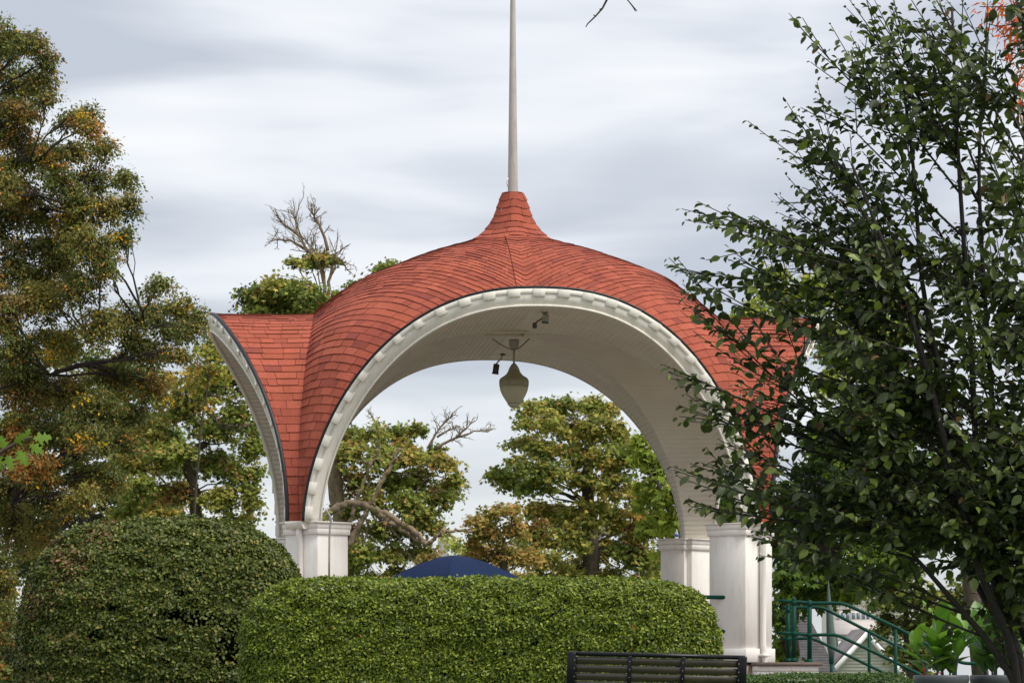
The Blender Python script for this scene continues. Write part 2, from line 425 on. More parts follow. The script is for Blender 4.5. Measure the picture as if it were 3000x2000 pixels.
# spire
mb = MB(); SP = [(96, 1075), (80, 1086), (66, 1099), (52, 1119), (44, 1136), (38, 1154), (34, 1168), (28, 1184), (25, 1191)]
G = []
for k in range(8):
    r_, z = alongp(SP, k / 7, False)
    G.append([(r_ * cos(a) * (1 + .03 * cos(8 * a)), r_ * sin(a) * (1 + .03 * cos(8 * a)), z + 2.5 * cos(4 * a)) for a in np.linspace(0, 2*pi, 49)])
G = np.array(G)
shingle_rows(mb, tom(G), tabw=.34, lift=.014, seed=5)
mb.lathe([(25 * K, 1188 * K), (24 * K, 1193 * K), (10 * K, 1195 * K)], 24, (0, 0, EYE - BASE), (.16, .03, .025))
mb.build('spire_roof', M['shingle'], PAV)
# fascia, trim, dentils, soffit
def sweep(mb, prof, q, svals, closed=True):
    """prof: list of (n,b): n along arch normal (outward +), b towards the viewer"""
    rings = []
    for s in svals:
        E, T, Nn = arch_frame(s)
        rings.append([E + Nn * n + np.array([0, -1, 0]) * b for n, b in prof])
    k = len(prof); V = tom(rot4(np.array(rings).reshape(-1, 3), q)); n = len(svals)
    F = [(i*k+j, (i+1)*k+j, (i+1)*k+(j+1) % k, i*k+(j+1) % k) for i in range(n-1) for j in range(k if closed else k-1)]
    F += [tuple(range(k)), tuple((n-1)*k+j for j in range(k))[::-1]]
    mb.add(V, F)
SV = np.linspace(-1, 1, 161)
for q in range(4):
    mb = MB(); sweep(mb, [(-2, 4), (-42, 4), (-42, -3), (-2, -3)], q, SV)
    fas = mb.build('fascia', M['white'], PAV)
    mb = MB(); sweep(mb, [(-3, 6.6), (-13, 6.6), (-14, 5.6), (-14, 4.2), (-3, 4.2)], q, SV); mb.build('trim_strip', M['white'], fas)
    mb = MB(); sweep(mb, [(-39, 6.5), (-43.5, 6.5), (-43.5, -4), (-39, 4.2)], q, SV); mb.build('inner_bead', M['white'], fas)
    mb = MB(); sweep(mb, [(3, 6.5), (-1, 7), (-3, 5), (-3, -2), (3, -2)], q, SV); mb.build('drip_edge', M['black'], fas)
    nd = 29
    for i in range(nd):
        s = -0.975 + 1.95 * i / (nd - 1)
        E, T, Nn = arch_frame(s); B = np.array([0, -1, 0.]); mb = MB()
        R = np.stack([T, Nn, B], 1)
        m_ = MB(); m_.bbox((-13.5, -20.5, 4), (13.5, -3.2, 9.2), .25, R, E)
        V = tom(rot4(m_.v[0], q)); mb.v = [V]; mb.idx = m_.idx; mb.len = m_.len; mb.n = len(V); mb.col = m_.col
        mb.build('dentil_block', M['white'], fas)
    # soffit of lapped boards running along the barrel, out to the groins
    mb = MB(); nb = 60; ss = np.linspace(-1, 1, 2 * nb + 1)
    def inner(s, off=0.0):
        E, T, Nn = arch_frame(s); I = E - Nn * (41 + off); return I
    for i in range(2 * nb):
        sa, sb = ss[i], ss[i+1]
        lower, upper = (sa, sb) if abs(sa) > abs(sb) else (sb, sa)
        a = inner(lower, 2.1); b = inner(upper, 0.0); a0 = inner(lower, 0.0)
        def ends(p):
            yo = inner(lower)[1] + 1 if p is a or p is a0 else b[1] + 1
            return np.array([p[0], yo, p[2]]), np.array([p[0], -min(abs(p[0]), 483), p[2]])
        A0, A1 = ends(a); B0, B1 = ends(b); C0, C1 = ends(a0)
        mb.add(tom(rot4(np.array([A0, A1, B1, B0, C0, C1]), q)), [(0, 1, 2, 3), (0, 4, 5, 1)])
    mb.build('soffit', M['soffit'], PAV)
# ceiling hatch battens
mb = MB()
for lo, hi in (((-80, -130), (28, -125)), ((-80, -24), (28, -19)), ((-80, -125), (-75, -24)), ((23, -125), (28, -24))):
    zz = 369 + 520 - 41
    mb.bbox((lo[0]*K, lo[1]*K, Z(840)), (hi[0]*K, hi[1]*K, Z(846)), .004)
mb.build('ceiling_hatch_frame', M['soffit'], PAV)
# pillars, set diagonally
def pillar(q):
    a0 = -pi/2 + pi/4 + q * pi/2                      # direction of the corner
    cx, cy = 492 * sqrt(2) * cos(a0), 492 * sqrt(2) * sin(a0)
    ux, uy = cos(a0), sin(a0)                        # outward
    R = np.array([[ux, -uy, 0], [uy, ux, 0], [0, 0, 1]])
    o = np.array([cx * K, cy * K, 0]); u = lambda v: v * K
    mb = MB(); h = 51
    mb.bbox((u(-h), u(-h), Z(80)), (u(h), u(h), Z(341)), .008, R, o)
    mb.bbox((u(-h-14), u(-h+14), Z(80)), (u(-h+1), u(h-14), Z(341)), .006, R, o)
    root = mb.build('pillar', M['pillar'], PAV)
    mb = MB()
    mb.bbox((u(-h-4), u(-h-4), Z(340)), (u(h+4), u(h+4), Z(354)), .006, R, o)
    mb.bbox((u(-h-18), u(-h+10), Z(340.3)), (u(-h-3), u(h-10), Z(353.7)), .006, R, o)
    mb.bbox((u(-h-5.5), u(-h-5.5), Z(354)), (u(h+5.5), u(h+5.5), Z(366)), .006, R, o)
    mb.bbox((u(-h-19.5), u(-h+8.5), Z(354.2)), (u(-h-5), u(h-8.5), Z(365.8)), .006, R, o)
    mb.bbox((u(-h-10), u(-h-10), Z(366)), (u(h+10), u(h+10), Z(369.2)), .003, R, o)
    mb.bbox((u(-h-24), u(-h+4), Z(366.1)), (u(-h-9), u(h-4), Z(369)), .003, R, o)
    mb.build('capital', M['pillar'], root)
    mb = MB()
    mb.bbox((u(-h-5.5), u(-h-5.5), Z(48)), (u(h+5.5), u(h+5.5), Z(80)), .006, R, o)
    mb.bbox((u(-h-19.5), u(-h+8.5), Z(48.5)), (u(-h-5), u(h-8.5), Z(79.7)), .006, R, o)
    mb.build('plinth', M['pillar'], root)
    # gutter end and downspout on the outward face
    mb = MB(); g = u(h + 5.5)
    prof = [(0, 352), (14, 352), (20, 360), (22, 367), (22, 369.5), (0, 369.5)]
    V = []; 
    for yy in (-26, 26): V += [(g + a*K, yy*K, Z(b)) for a, b in prof]
    V = np.array(V) @ R.T + o; n = len(prof)
    mb.add(V, [tuple(range(n)), tuple(range(n, 2*n))[::-1]] + [(j, (j+1) % n, n+(j+1) % n, n+j) for j in range(n)])
    mb.build('gutter_end', M['white'], root)
    mb = MB(); pts = [(u(h+12), u(4), Z(354)), (u(h+12), u(4), Z(335)), (u(h+9), u(4), Z(325)), (u(h+9), u(4), Z(90)), (u(h+13), u(4), Z(76)), (u(h+13), u(4), Z(-6))]
    mb.tube(np.array(pts) @ R.T + o, u(7.0), 12); d = mb.build('downspout', M['pillar'], root, True)
    mb = MB(); mb.bbox((u(h+2), u(-10), Z(62)), (u(h+22), u(18), Z(67)), .003, R, o); mb.build('pipe_strap', M['pillar'], d)
    # stucco pier under the plinth
    mb = MB(); mb.bbox((u(-h-8), u(-h-2), Z(-30)), (u(h-2), u(h-2), Z(44)), .01, R, o); mb.build('footing', M['stucco'], root)
    mb = MB(); mb.box((u(-h-4), u(-h-1.5), Z(43.9)), (u(h+1.5), u(h+1.5), Z(48.3)), R, o); mb.build('flashing', M['black'], root)
    return root, R, o
PIL = [pillar(q) for q in range(4)]
# platform floor between the pillars
mb = MB(); mb.bbox((-480*K, -480*K, Z(30)), (480*K, 480*K, Z(50.5)), .01); mb.build('platform_floor', M['deck'], PAV)
mb = MB()
for q in range(4):
    m_ = MB()
    for i in range(5): m_.bbox((-440, -472, -28 + i*11.6), (440, -468 + 0.0, -17 + i*11.6), .5)
    for v in m_.v: mb.v.append(tom(rot4(v, q)))
    b = 0
    for k_, f in enumerate(m_.idx): mb.idx.append(f + mb.n)
    mb.len += m_.len; mb.n += m_.n; mb.col += m_.col
mb.build('platform_skirt', M['pillar'], PAV)
# conduit up the front left pillar
c0 = P(965, 1700, 63.3)
mb = MB(); pts = []
for px, py in ((964, 1690), (964.5, 1640), (965, 1575), (967, 1535), (970, 1525), (969, 1514), (962, 1503), (957, 1496), (956, 1488)):
    w = P(px, py, 63.05); dx = w - np.array([2*K, 67.6, BASE]); a = -0.08
    pts.append((dx[0]*cos(a) - dx[1]*sin(a), dx[0]*sin(a) + dx[1]*cos(a), dx[2]))
mb.tube(pts, .016, 8); mb.build('conduit', M['galv'], PAV, True)
# ------------------------------------------------------------------ flagpole on the spire
PC = np.array([2*K, 67.6, 0.0])
fp = thing('flagpole', 'tall pale grey flagpole rising from the tip of the red roof', 'flagpole', (PC[0], PC[1], EYE + 1190*K))
mp = 67.6 / FPX
mb = MB(); mb.lathe([(15*mp, -.1), (15*mp, 0), (14.6*mp, .2), (12*mp, 1.3), (7.6*mp, 3.33), (5.5*mp, 4.6), (4*mp, 4.65)], 24)
mb.build('pole', M['pole'], fp, True)
mb = MB(); mb.lathe([(0.02, 4.62), (.06, 4.66), (.085, 4.72), (.06, 4.78), (.01, 4.8)], 16); mb.build('finial', M['galv'], fp, True)
mb = MB(); mb.tube([(-13*mp, -.06, .26), (-17*mp, -.08, .23), (-17.5*mp, -.08, .17), (-14.5*mp, -.06, .12)], .008, 6); mb.build('cleat', M['trim'], fp)
mb = MB(); mb.lathe([(.115, -.02), (.115, .012), (.09, .02)], 20); mb.build('base_collar', M['black'], fp)
# ------------------------------------------------------------------ hanging lamp
ztop = EYE + 845 * K
hl = thing('hanging_lamp', 'big acorn shaped lamp hanging on a short stem under the pavilion ceiling', 'lamp', (PC[0] + .02, PC[1], EYE))
hz = lambda py: (2000 - py) * mp
mb = MB(); mb.lathe([(15*mp, hz(994)), (15.5*mp, hz(1000)), (14*mp, hz(1012)), (8*mp, hz(1022)), (3*mp, hz(1026))], 20); mb.build('ceiling_canopy', M['greybox'], hl, True)
mb = MB(); mb.lathe([(3.1*mp, hz(1022)), (3.1*mp, hz(1066))], 12); mb.build('stem', M['greybox'], hl, True)
mb = MB(); mb.lathe([(3*mp, hz(1063)), (8*mp, hz(1068)), (12*mp, hz(1074)), (16*mp, hz(1082)), (16.5*mp, hz(1084))], 24); mb.build('neck_cap', M['greybox'], hl, True)
mb = MB(); mb.lathe([(15.6*mp, hz(1083.5)), (19*mp, hz(1090)), (24*mp, hz(1097)), (31*mp, hz(1102)), (39*mp, hz(1107)), (42.6*mp, hz(1112)), (43.6*mp, hz(1118)), (43.2*mp, hz(1128)), (43*mp, hz(1131))], 32); mb.build('globe_top', M['glass_hi'], hl, True)
mb = MB(); mb.lathe([(42.6*mp, hz(1130.5)), (40.5*mp, hz(1143)), (34*mp, hz(1158)), (26*mp, hz(1171)), (20*mp, hz(1180)), (18.5*mp, hz(1182)), (18.8*mp, hz(1183.5)), (15*mp, hz(1189)), (9*mp, hz(1194)), (3*mp, hz(1196))], 32); mb.build('globe', M['glass_lo'], hl, True)
mb = MB(); mb.lathe([(19.6*mp, hz(1179)), (20*mp, hz(1180.5)), (18.8*mp, hz(1182.5))], 32); mb.build('globe_ring', M['glass_hi'], hl)
for sx, x1 in ((-1, -60*mp), (1, 42*mp)):
    mb = MB()
    for i in range(22):
        f = i / 21; x_ = x1 * f + sx * 2*mp; z_ = hz(1024) + (hz(993) - hz(1024)) * (f ** 1.5)
        sl = 2 * (hz(990) - hz(1024)) * f
        mb.bbox((-.013, -.004 if i % 2 else -.008, -.008 if i % 2 else -.004), (.013, .004 if i % 2 else .008, .008 if i % 2 else .004), .002, None, (x_, -.03, z_))
    mb.build('safety_chain', M['darkbox'], hl)
# ------------------------------------------------------------------ spotlights on the ceiling
def pav_world(x, y, z):
    a = .08; return np.array([2*K + (x*cos(a) - y*sin(a))*K, 67.6 + (x*sin(a) + y*cos(a))*K, EYE + z*K])
def spot(label, x, y, mat, head_dx, head_dz, bw, bh, jx):
    w = pav_world(x, y, 846); t = thing('ceiling_spotlight', label, 'spotlight', w, 0, 'spotlights on the pavilion ceiling')
    mb = MB(); mb.bbox((-.05, -.05, -.02), (.05, .05, .02), .006); mb.build('mount', mat, t)
    mb = MB(); mb.tube([(0, 0, -.015), (jx*.3, -.02, -.09), (jx, -.04, head_dz + bh*.5)], .014, 8); mb.build('arm', M['greybox'], t)
    a = radians(8); R = np.array([[cos(a), 0, sin(a)], [0, 1, 0], [-sin(a), 0, cos(a)]])
    mb = MB(); mb.bbox((-bw/2, -.07, -bh/2), (bw/2, .07, bh/2), .012, R, (head_dx, -.04, head_dz)); h = mb.build('lamp_head', mat, t)
    mb = MB(); mb.bbox((-bw/2-.008, -.078, -bh/2-.012), (bw/2+.008, .078, -bh/2+.006), .004, R, (head_dx, -.04, head_dz)); mb.build('lens_rim', M['darkbox'], h)
    return t
a = spot('pale grey floodlight box on the front arch ceiling, with a small lamp beside it', 26, -590, M['greybox'], .01, -.10, .10, .13, -.01)
mb = MB(); mb.tube([(-.03, -.05, -.09), (-.12, -.05, -.15), (-.15, -.05, -.17)], .014, 8); mb.build('side_arm', M['barklight'], a)
mb = MB(); mb.bbox((-.2, -.09, -.26), (-.13, -.01, -.17), .01); mb.build('side_lamp', M['darkbox'], a)
spot('dark spotlight hanging from the rear arch ceiling, left of the acorn lamp', 18, 545, M['darkbox'], -.125, -.27, .11, .17, -.125)
# ------------------------------------------------------------------ water bottle on the rear right pillar
bw = P(1982, 1580, 73.2); cz = EYE + 369.2 * K
bt = thing('water_bottle', 'clear plastic water bottle with a blue label standing on a pillar capital', 'bottle', (bw[0], bw[1], cz))
mb = MB(); mb.lathe([(.03, 0), (.037, .01), (.035, .03), (.037, .05), (.035, .07), (.037, .09), (.036, .17), (.028, .2), (.015, .225), (.014, .235)], 16); mb.build('bottle_body', M['plastic'], bt, True)
mb = MB(); mb.lathe([(.0385, .12), (.0385, .165)], 16); mb.build('bottle_label', M['bluelabel'], bt)
mb = MB(); mb.lathe([(.017, .233), (.017, .25)], 12); mb.build('cap', M['trim'], bt)
# ------------------------------------------------------------------ railings
def Q4(X, Y, d): return P(1850 + X/2.045, 1400 + Y/2.045, d)      # detail crop to photograph pixels
def ball(mb, p, r): mb.lathe([(r*.1, -r), (r*.7, -r*.7), (r, 0), (r*.7, r*.7), (r*.1, r)], 12, p)
def fillet(pts, r=.12):
    pts = [np.asarray(p, float) for p in pts]; out = [pts[0]]
    for i in range(1, len(pts)-1):
        a, b, c = pts[i-1], pts[i], pts[i+1]; ra = min(r, np.linalg.norm(a-b)*.45); rc = min(r, np.linalg.norm(c-b)*.45)
        p0 = b + (a-b)/np.linalg.norm(a-b)*ra; p1 = b + (c-b)/np.linalg.norm(c-b)*rc
        for t in np.linspace(0, 1, 6): out.append((1-t)**2*p0 + 2*t*(1-t)*b + t*t*p1)
    out.append(pts[-1]); return np.array(out)
def post(mb, X, Y0, Y1, d, r, ringsY=()):
    a, b = Q4(X, Y0, d), Q4(X, Y1, d); mb.tube([b, a], r, 12)
    for y in ringsY:
        p = Q4(X, y, d); mb.lathe([(r, -.035), (r*1.28, -.03), (r*1.28, .03), (r, .035)], 12, p)
def railing(label, d, top, mid, posts, slimposts, r):
    p0 = Q4(posts[0][0], 1100, d); t = thing('stair_railing', label, 'railing', (p0[0], p0[1], p0[2]), 0, 'green pipe railings of the stairs')
    def bld(mb, name):
        for i in range(len(mb.v)): mb.v[i] = mb.v[i] - np.array(p0)
        mb.build(name, M['green'], t, True)
    mb = MB(); mb.tube(fillet([Q4(x, y, d) for x, y in top]), r, 12); bld(mb, 'handrail')
    mb = MB(); mb.tube(fillet([Q4(x, y, d) for x, y in mid]), r*.95, 12); bld(mb, 'middle_rail')
    for X, a, b, rings in posts:
        mb = MB(); post(mb, X, a, b, d, r*1.35, rings); ball(mb, Q4(X, a, d), r*1.5)
        q = Q4(X, b, d); mb.lathe([(r*2, 0), (r*2, .02), (r*1.5, .05)], 14, q); bld(mb, 'newel_post')
    for X, a, b in slimposts:
        mb = MB(); mb.tube([Q4(X, b, d), Q4(X, a, d)], r, 10); bld(mb, 'post')
railing('near green pipe railing running from the pillar down the stairs, ending in a curled tip', 63.0,
        [(880, 734), (973, 738), (1067, 748), (1270, 748), (1590, 895), (1930, 1082), (1985, 1108), (2085, 1110), (2116, 1138)],
        [(880, 926), (973, 930), (1067, 938), (1230, 936), (1430, 1030), (1600, 1112), (1780, 1200), (1990, 1300), (2110, 1360)],
        [(973, 728, 1098, (745, 930, 1088)), (1067, 742, 1104, (752, 940, 1094))],
        [(1583, 905, 1420), (1940, 1092, 1500)], .028)
railing('far green pipe railing beyond the stairs, lower and shorter of the pair', 66.2,
        [(905, 775), (938, 775), (1140, 772), (1430, 922), (1600, 1010), (1790, 1122), (1830, 1130), (1905, 1131), (1945, 1168), (1950, 1290)],
        [(905, 960), (938, 960), (1085, 957), (1420, 1120), (1620, 1216), (1850, 1330)],
        [(938, 768, 1098, (790, 965, 1090))],
        [(1424, 925, 1330), (1768, 1115, 1450)], .027)
# front guard rail between the front pillars
def guard(label, d, pts_rows, xs, top_y, bot_y):
    a = P(xs[0], bot_y, d); t = thing('guard_rail', label, 'railing', a, 0, 'green guard rails between the pillars')
    for row in pts_rows:
        mb = MB(); v = np.array([P(x_, y_, d_) for x_, y_, d_ in row]) - a; mb.tube(v, .033, 12)
        e_ = v[-1]; u_ = (v[-1] - v[-2]); u_ /= np.linalg.norm(u_); mb.tube([e_ - u_*.03, e_ + u_*.012], .045, 12)
        e_ = v[0]; u_ = (v[0] - v[1]); u_ /= np.linalg.norm(u_); mb.tube([e_ - u_*.03, e_ + u_*.012], .045, 12); mb.build('rail', M['green'], t, True)
    for x_ in xs:
        mb = MB(); mb.tube([P(x_, top_y, d) - a, P(x_, bot_y, d) - a], .03, 10); mb.build('post', M['green'], t, True)
guard('green guard rail between the two front pillars, its ends fixed to the right pillar', 64.3,
      [[(1000, 1738, 64.0), (2147, 1749, 64.2)], [(1000, 1840, 64.0), (2147, 1849, 64.2)]], [1400, 1800], 1742, 1936)
guard('green guard rail between the two rear pillars, mostly hidden by the hedge', 74.0,
      [[(1100, 1786, 73.6), (2118, 1790, 74.4)], [(1100, 1873, 73.6), (2118, 1876, 74.4)]], [1450, 1750], 1788, 1944)
# landing beside the right pillar
lx0, lx1 = P(2200, 0, 64)[0], P(2393, 0, 64)[0]; zt = P(0, 1940, 64)[2]
ld = thing('stair_landing', 'white boarded stair landing with a brown slab top right of the pillar', 'landing', ((lx0+lx1)/2, 64.6, ground_z(64)))
mb = MB(); mb.bbox((lx0-(lx0+lx1)/2, -1.9, zt-.055-ground_z(64)), ((lx1-lx0)/2, 1.9, zt-ground_z(64)), .01); mb.build('slab', M['deck'], ld)
mb = MB()
hb = (zt-.056-ground_z(64))/5
for i in range(5): mb.bbox(((lx0-lx1)/2+.02, -1.84, .002+hb*i), ((lx1-lx0)/2-.07, 1.8, hb*(i+1)-.004), .004)
mb.build('boarded_base', M['pillar'], ld)
# stairs going down to the right
st = thing('stairs', 'brown steps descending to the right between the green railings', 'stairs', (lx1, 64.6, ground_z(64) - .6))
for i in range(5):
    mb = MB(); mb.bbox((.32*i, -1.5, -.3), (.32*(i+1)+.02, 1.5, zt - ground_z(64) + .6 - .16*(i+1)), .008); mb.build('step', M['deck'], st)
# ------------------------------------------------------------------ closed parasol behind the stairs
d = 67.5; b = P(2436, 2000, d); pr = thing('closed_parasol', 'closed grey-green parasol on a dark green pole beyond the stair railing', 'parasol', (b[0], b[1], ground_z(d)))
s_ = mpx(d); zz = lambda py: EYE + (2000-py)*s_ - ground_z(d)
mb = MB(); mb.lathe([(5*s_, 0), (5*s_, zz(1935))], 12); mb.build('pole', M['green'], pr, True)
mb = MB(); mb.lathe([(6*s_, zz(1943)), (7.5*s_, zz(1940)), (7.5*s_, zz(1921)), (6*s_, zz(1917))], 12); mb.build('collar', M['green'], pr, True)
mb = MB(); V = []; k = 16
pf = [(7, 1924, 0), (10.5, 1895, -1), (11.5, 1870, -2), (10.5, 1830, -4), (8.5, 1790, -6), (5.5, 1755, -8), (3, 1720, -9), (.8, 1700, -9)]
for r_, py, ox in pf:
    for j in range(k):
        rr = r_*s_*(1 + (.14 if j % 2 else -.14)); V.append((rr*cos(2*pi*j/k) + ox*s_, rr*sin(2*pi*j/k), zz(py)))
mb.add(V, [(i*k+j, i*k+(j+1) % k, (i+1)*k+(j+1) % k, (i+1)*k+j) for i in range(len(pf)-1) for j in range(k)] + [tuple(range(k))[::-1]])
mb.build('canopy', M['canvas'], pr)
# ------------------------------------------------------------------ blue canopy tent
d = 80; c = P(1332, 0, d); tn = thing('canopy_tent', 'dark blue pop-up canopy tent behind the front hedge', 'tent', (c[0], d, ground_z(d)))
pk = EYE + 375 * mpx(d) - ground_z(d); hw = 1.68; ev = pk - 1.2
mb = MB(); n = 12; V = []; F = []
ra = radians(41)
for side in range(4):
    a = side*pi/2 + ra; base = len(V)
    for i in range(n+1):
        f = i/n; 
        for j in range(n+1):
            g = -1 + 2*j/n; x_ = hw*f*g; y_ = -hw*f
            h_ = pk - (pk-ev)*(f**1.6) - .025*f*(1-g*g)*1.2
            V.append((x_*cos(a)-y_*sin(a), x_*sin(a)+y_*cos(a), h_))
    F += [(base+i*(n+1)+j, base+(i+1)*(n+1)+j, base+(i+1)*(n+1)+j+1, base+i*(n+1)+j+1) for i in range(n) for j in range(n)]
mb.add(V, F); mb.build('canopy', M['blue'], tn)
mb = MB()
for side in range(4):
    a = side*pi/2 + ra; R = np.array([[cos(a), -sin(a), 0], [sin(a), cos(a), 0], [0, 0, 1]])
    mb.box((-hw, -hw-.006, ev-.28), (hw, -hw+.006, ev+.005), R)
mb.build('valance', M['blue'], tn)
for sx in (-1, 1):
    for sy in (-1, 1):
        mb = MB(); mb.bbox((sx*(hw-.07)-.018, sy*(hw-.07)-.018, 0), (sx*(hw-.07)+.018, sy*(hw-.07)+.018, ev), .003); mb.build('leg', M['greybox'], tn)
# ------------------------------------------------------------------ bench
d = 39.5; s_ = mpx(d); bc = P((1654+2177)/2, 1913, d); L2 = 523*s_/2; gz = ground_z(d)
bn = thing('park_bench', 'black iron park bench with brown slats, seen from behind before the hedge', 'bench', (bc[0], d, gz)); bn.rotation_euler = (0, radians(1.4), 0)
top = bc[2] - gz; 
lean = .22    # back leans towards the camera as it rises
def bk(h, off=0): return -.20 - lean*(h - (top-.5)) + off, h      # y,z on the back plane
th = math.atan(lean); Rb = np.array([[1, 0, 0], [0, cos(th), -sin(th)], [0, sin(th), cos(th)]])
sp_ = 23.4*s_
for i in range(6):
    h = top - .048 - sp_*(i+.5); y_, z_ = bk(h); mb = MB()
    mb.bbox((-L2+.03, -.011, -sp_/2+.004), (L2-.03, .011, sp_/2-.004), .008, Rb, (0, y_, z_)); mb.build('back_slat', M['slat'], bn)
y_, z_ = bk(top-.022); mb = MB(); mb.tube([(-L2+.02, y_, z_), (L2-.02, y_, z_)], .022, 16); mb.build('top_rail', M['iron'], bn, True)
xs_ = [(1654-1915.5, 1680-1915.5), (1830-1915.5, 1842-1915.5), (1985-1915.5, 1997-1915.5), (2150-1915.5, 2177-1915.5)]
for i, (xa, xb) in enumerate(xs_):
    mb = MB(); h0, h1 = top-.62, top-.012 if i in (0, 3) else top-.03
    ya, za = bk((h0+h1)/2, -.02); mb.bbox((xa*s_, -.012, -(h1-h0)/2/cos(th)), (xb*s_, .012, (h1-h0)/2/cos(th)), .005, Rb, (0, ya, za))
    sup = mb.build('end_frame' if i in (0, 3) else 'back_strap', M['iron'], bn)
    for j in range(6):
        h = top - .048 - sp_*(j+.5); y_, z_ = bk(h, -.034); m_ = MB(); xx = (xb-4 if i == 0 else xa+4 if i == 3 else (xa+xb)/2)*s_
        m_.tube([(xx, y_-.004, z_), (xx, y_+.006, z_)], .0045, 8); m_.build('bolt', M['galv'], sup)
for i in range(5):
    mb = MB(); yy = -.12 + i*.1; mb.bbox((-L2+.03, yy, .42), (L2-.03, yy+.088, .45), .005); mb.build('seat_slat', M['slat'], bn)
for sx in (-1, 1):
    for yy in (-.1, .36):
        mb = MB(); mb.bbox((sx*(L2-.03)-.025, yy-.025, 0), (sx*(L2-.03)+.025, yy+.025, .62 if yy > 0 else .45), .006); mb.build('leg', M['iron'], bn)
    mb = MB(); mb.tube(fillet([(sx*(L2-.02), -.2, .63), (sx*(L2-.02), .1, .645), (sx*(L2-.02), .38, .62)]), .02, 10); mb.build('armrest', M['iron'], bn, True)
# ------------------------------------------------------------------ houses and the tower far off
def prism(mb, poly, y0, y1):
    n = len(poly); V = [(x_, y0, z_) for x_, z_ in poly] + [(x_, y1, z_) for x_, z_ in poly]
    mb.add(V, [tuple(range(n)), tuple(range(n, 2*n))[::-1]] + [(j, n+j, n+(j+1) % n, (j+1) % n) for j in range(n)])
def H(d, base): 
    s = mpx(d); return lambda px, py: ((px-base)*s, EYE + (2000-py)*s - ground_z(d))
def boards(mb, x0, x1, z0, z1, y, step, clip=None):
    z = z0
    while z < z1 - 1e-3:
        zb = min(z+step, z1); a, b_ = (x0, x1) if clip is None else clip((z+zb)/2)
        if b_ > a: mb.add([(a, y-.03, z), (b_, y-.03, z), (b_, y, zb), (a, y, zb), (a, y+.02, z), (b_, y+.02, z)], [(0, 1, 2, 3), (4, 5, 1, 0)])
        z += step
# near cottage gable
d = 170; base = 2535; h = H(d, base); g = thing('cottage', 'small pale yellow cottage gable with white bargeboards beyond the stairs', 'house', (P(base, 0, d)[0], d, ground_z(d)))
ax_, az_ = h(2537, 1846); lx, lz = h(2398, 1998); rx = -lx + 2*ax_
zb = lz; sl = (az_ - zb)/(ax_ - lx)
mb = MB(); boards(mb, 0, 0, 0, az_, 0, .14, lambda z: (lx+.35 if z < zb else ax_-(az_-z)/sl+.15, rx-.35 if z < zb else ax_+(az_-z)/sl-.15)); 
prism(mb, [(lx+.4, 0), (rx-.4, 0), (rx-.4, zb-.1), (ax_, az_-.15), (lx+.4, zb-.1)], .05, 7); mb.build('wall', M['siding'], g)
mb = MB()
for sg, ex in ((-1, lx), (1, rx)):
    prism(mb, [(ax_, az_), (ex, zb), (ex, zb-.22), (ax_, az_-.24)][::(1 if sg > 0 else -1)], -.4, 7.1) if False else None
    V = [(ax_, az_+.12), (ex, zb+.12), (ex, zb), (ax_, az_)]; prism(mb, V, -.3, 7.2)
mb.build('roof', M['greyroof'], g)
mb = MB()
for ex in (lx, rx): prism(mb, [(ax_, az_-.003), (ex, zb-.003), (ex+(.12 if ex < ax_ else -.12), zb-.27), (ax_, az_-.3)], -.36, -.29)
mb.build('bargeboard', M['trim'], g)
wx0, wz1 = h(2570, 1986); wx1, _ = h(2606, 1986)
mb = MB(); mb.bbox((wx0-.08, -.07, wz1-.9), (wx1+.08, -.02, wz1+.08), .01); wf = mb.build('window', M['trim'], g)
mb = MB(); mb.box((wx0, -.075, wz1-.82), (wx1, -.068, wz1)); mb.build('pane', M['window'], wf)
# larger white house behind
d = 200; base = 2500; h = H(d, base); g = thing('white_house', 'white two storey house with a row of windows over a porch roof', 'house', (P(base, 0, d)[0], d, ground_z(d)))
x0, z1 = h(2448, 1700); x1, _ = h(2640, 1700); _, zw0 = h(0, 1816)
mb = MB(); boards(mb, x0, x1, 0, z1, 0, .16); mb.box((x0, .03, 0), (x1, 9, z1)); mb.build('wall', M['siding'], g)
mb = MB(); xm = (x0+x1)/2; prism(mb, [(x0-.4, z1), (x1+.4, z1), (xm, z1+1.7)], -.4, 9.4); mb.build('roof', M['paleroof'], g)
for a_, b__ in ((2462, 2490), (2494, 2520), (2524, 2548)):
    wa, wz_ = h(a_, 1794); wb, wz0 = h(b__, 1813); mb = MB(); mb.bbox((wa-.06, -.09, wz0-.06), (wb+.06, -.04, wz_+.08), .01); wf = mb.build('window', M['trim'], g)
    mb = MB(); mb.box((wa+.02, -.1, wz0), ((wa+wb)/2-.03, -.088, wz_)); mb.box(((wa+wb)/2+.03, -.1, wz0), (wb-.02, -.088, wz_)); mb.build('pane', M['window'], wf)
pa, pz1 = h(2436, 1815); pb, pz0 = h(2560, 1857)
mb = MB(); mb.add([(pa, -2.6, pz0), (pb, -2.6, pz0), (pb, -.05, pz1), (pa, -.05, pz1), (pa, -2.6, pz0-.1), (pb, -2.6, pz0-.1), (pb, -.05, pz0-.1), (pa, -.05, pz0-.1)],
                  [(0, 1, 2, 3), (5, 4, 7, 6), (0, 4, 5, 1), (1, 5, 6, 2), (3, 7, 4, 0)]); mb.build('porch_roof', M['paleroof'], g)
mb = MB(); mb.bbox((pa+.1, -2.55, pz0-.35), (pb-.1, -2.4, pz0-.1), .01); mb.build('porch_beam', M['trim'], g)
for x_ in np.linspace(pa+.2, pb-.2, 4):
    mb = MB(); mb.bbox((x_-.07, -2.54, 0), (x_+.07, -2.41, pz0-.34), .01); mb.build('porch_post', M['trim'], g)
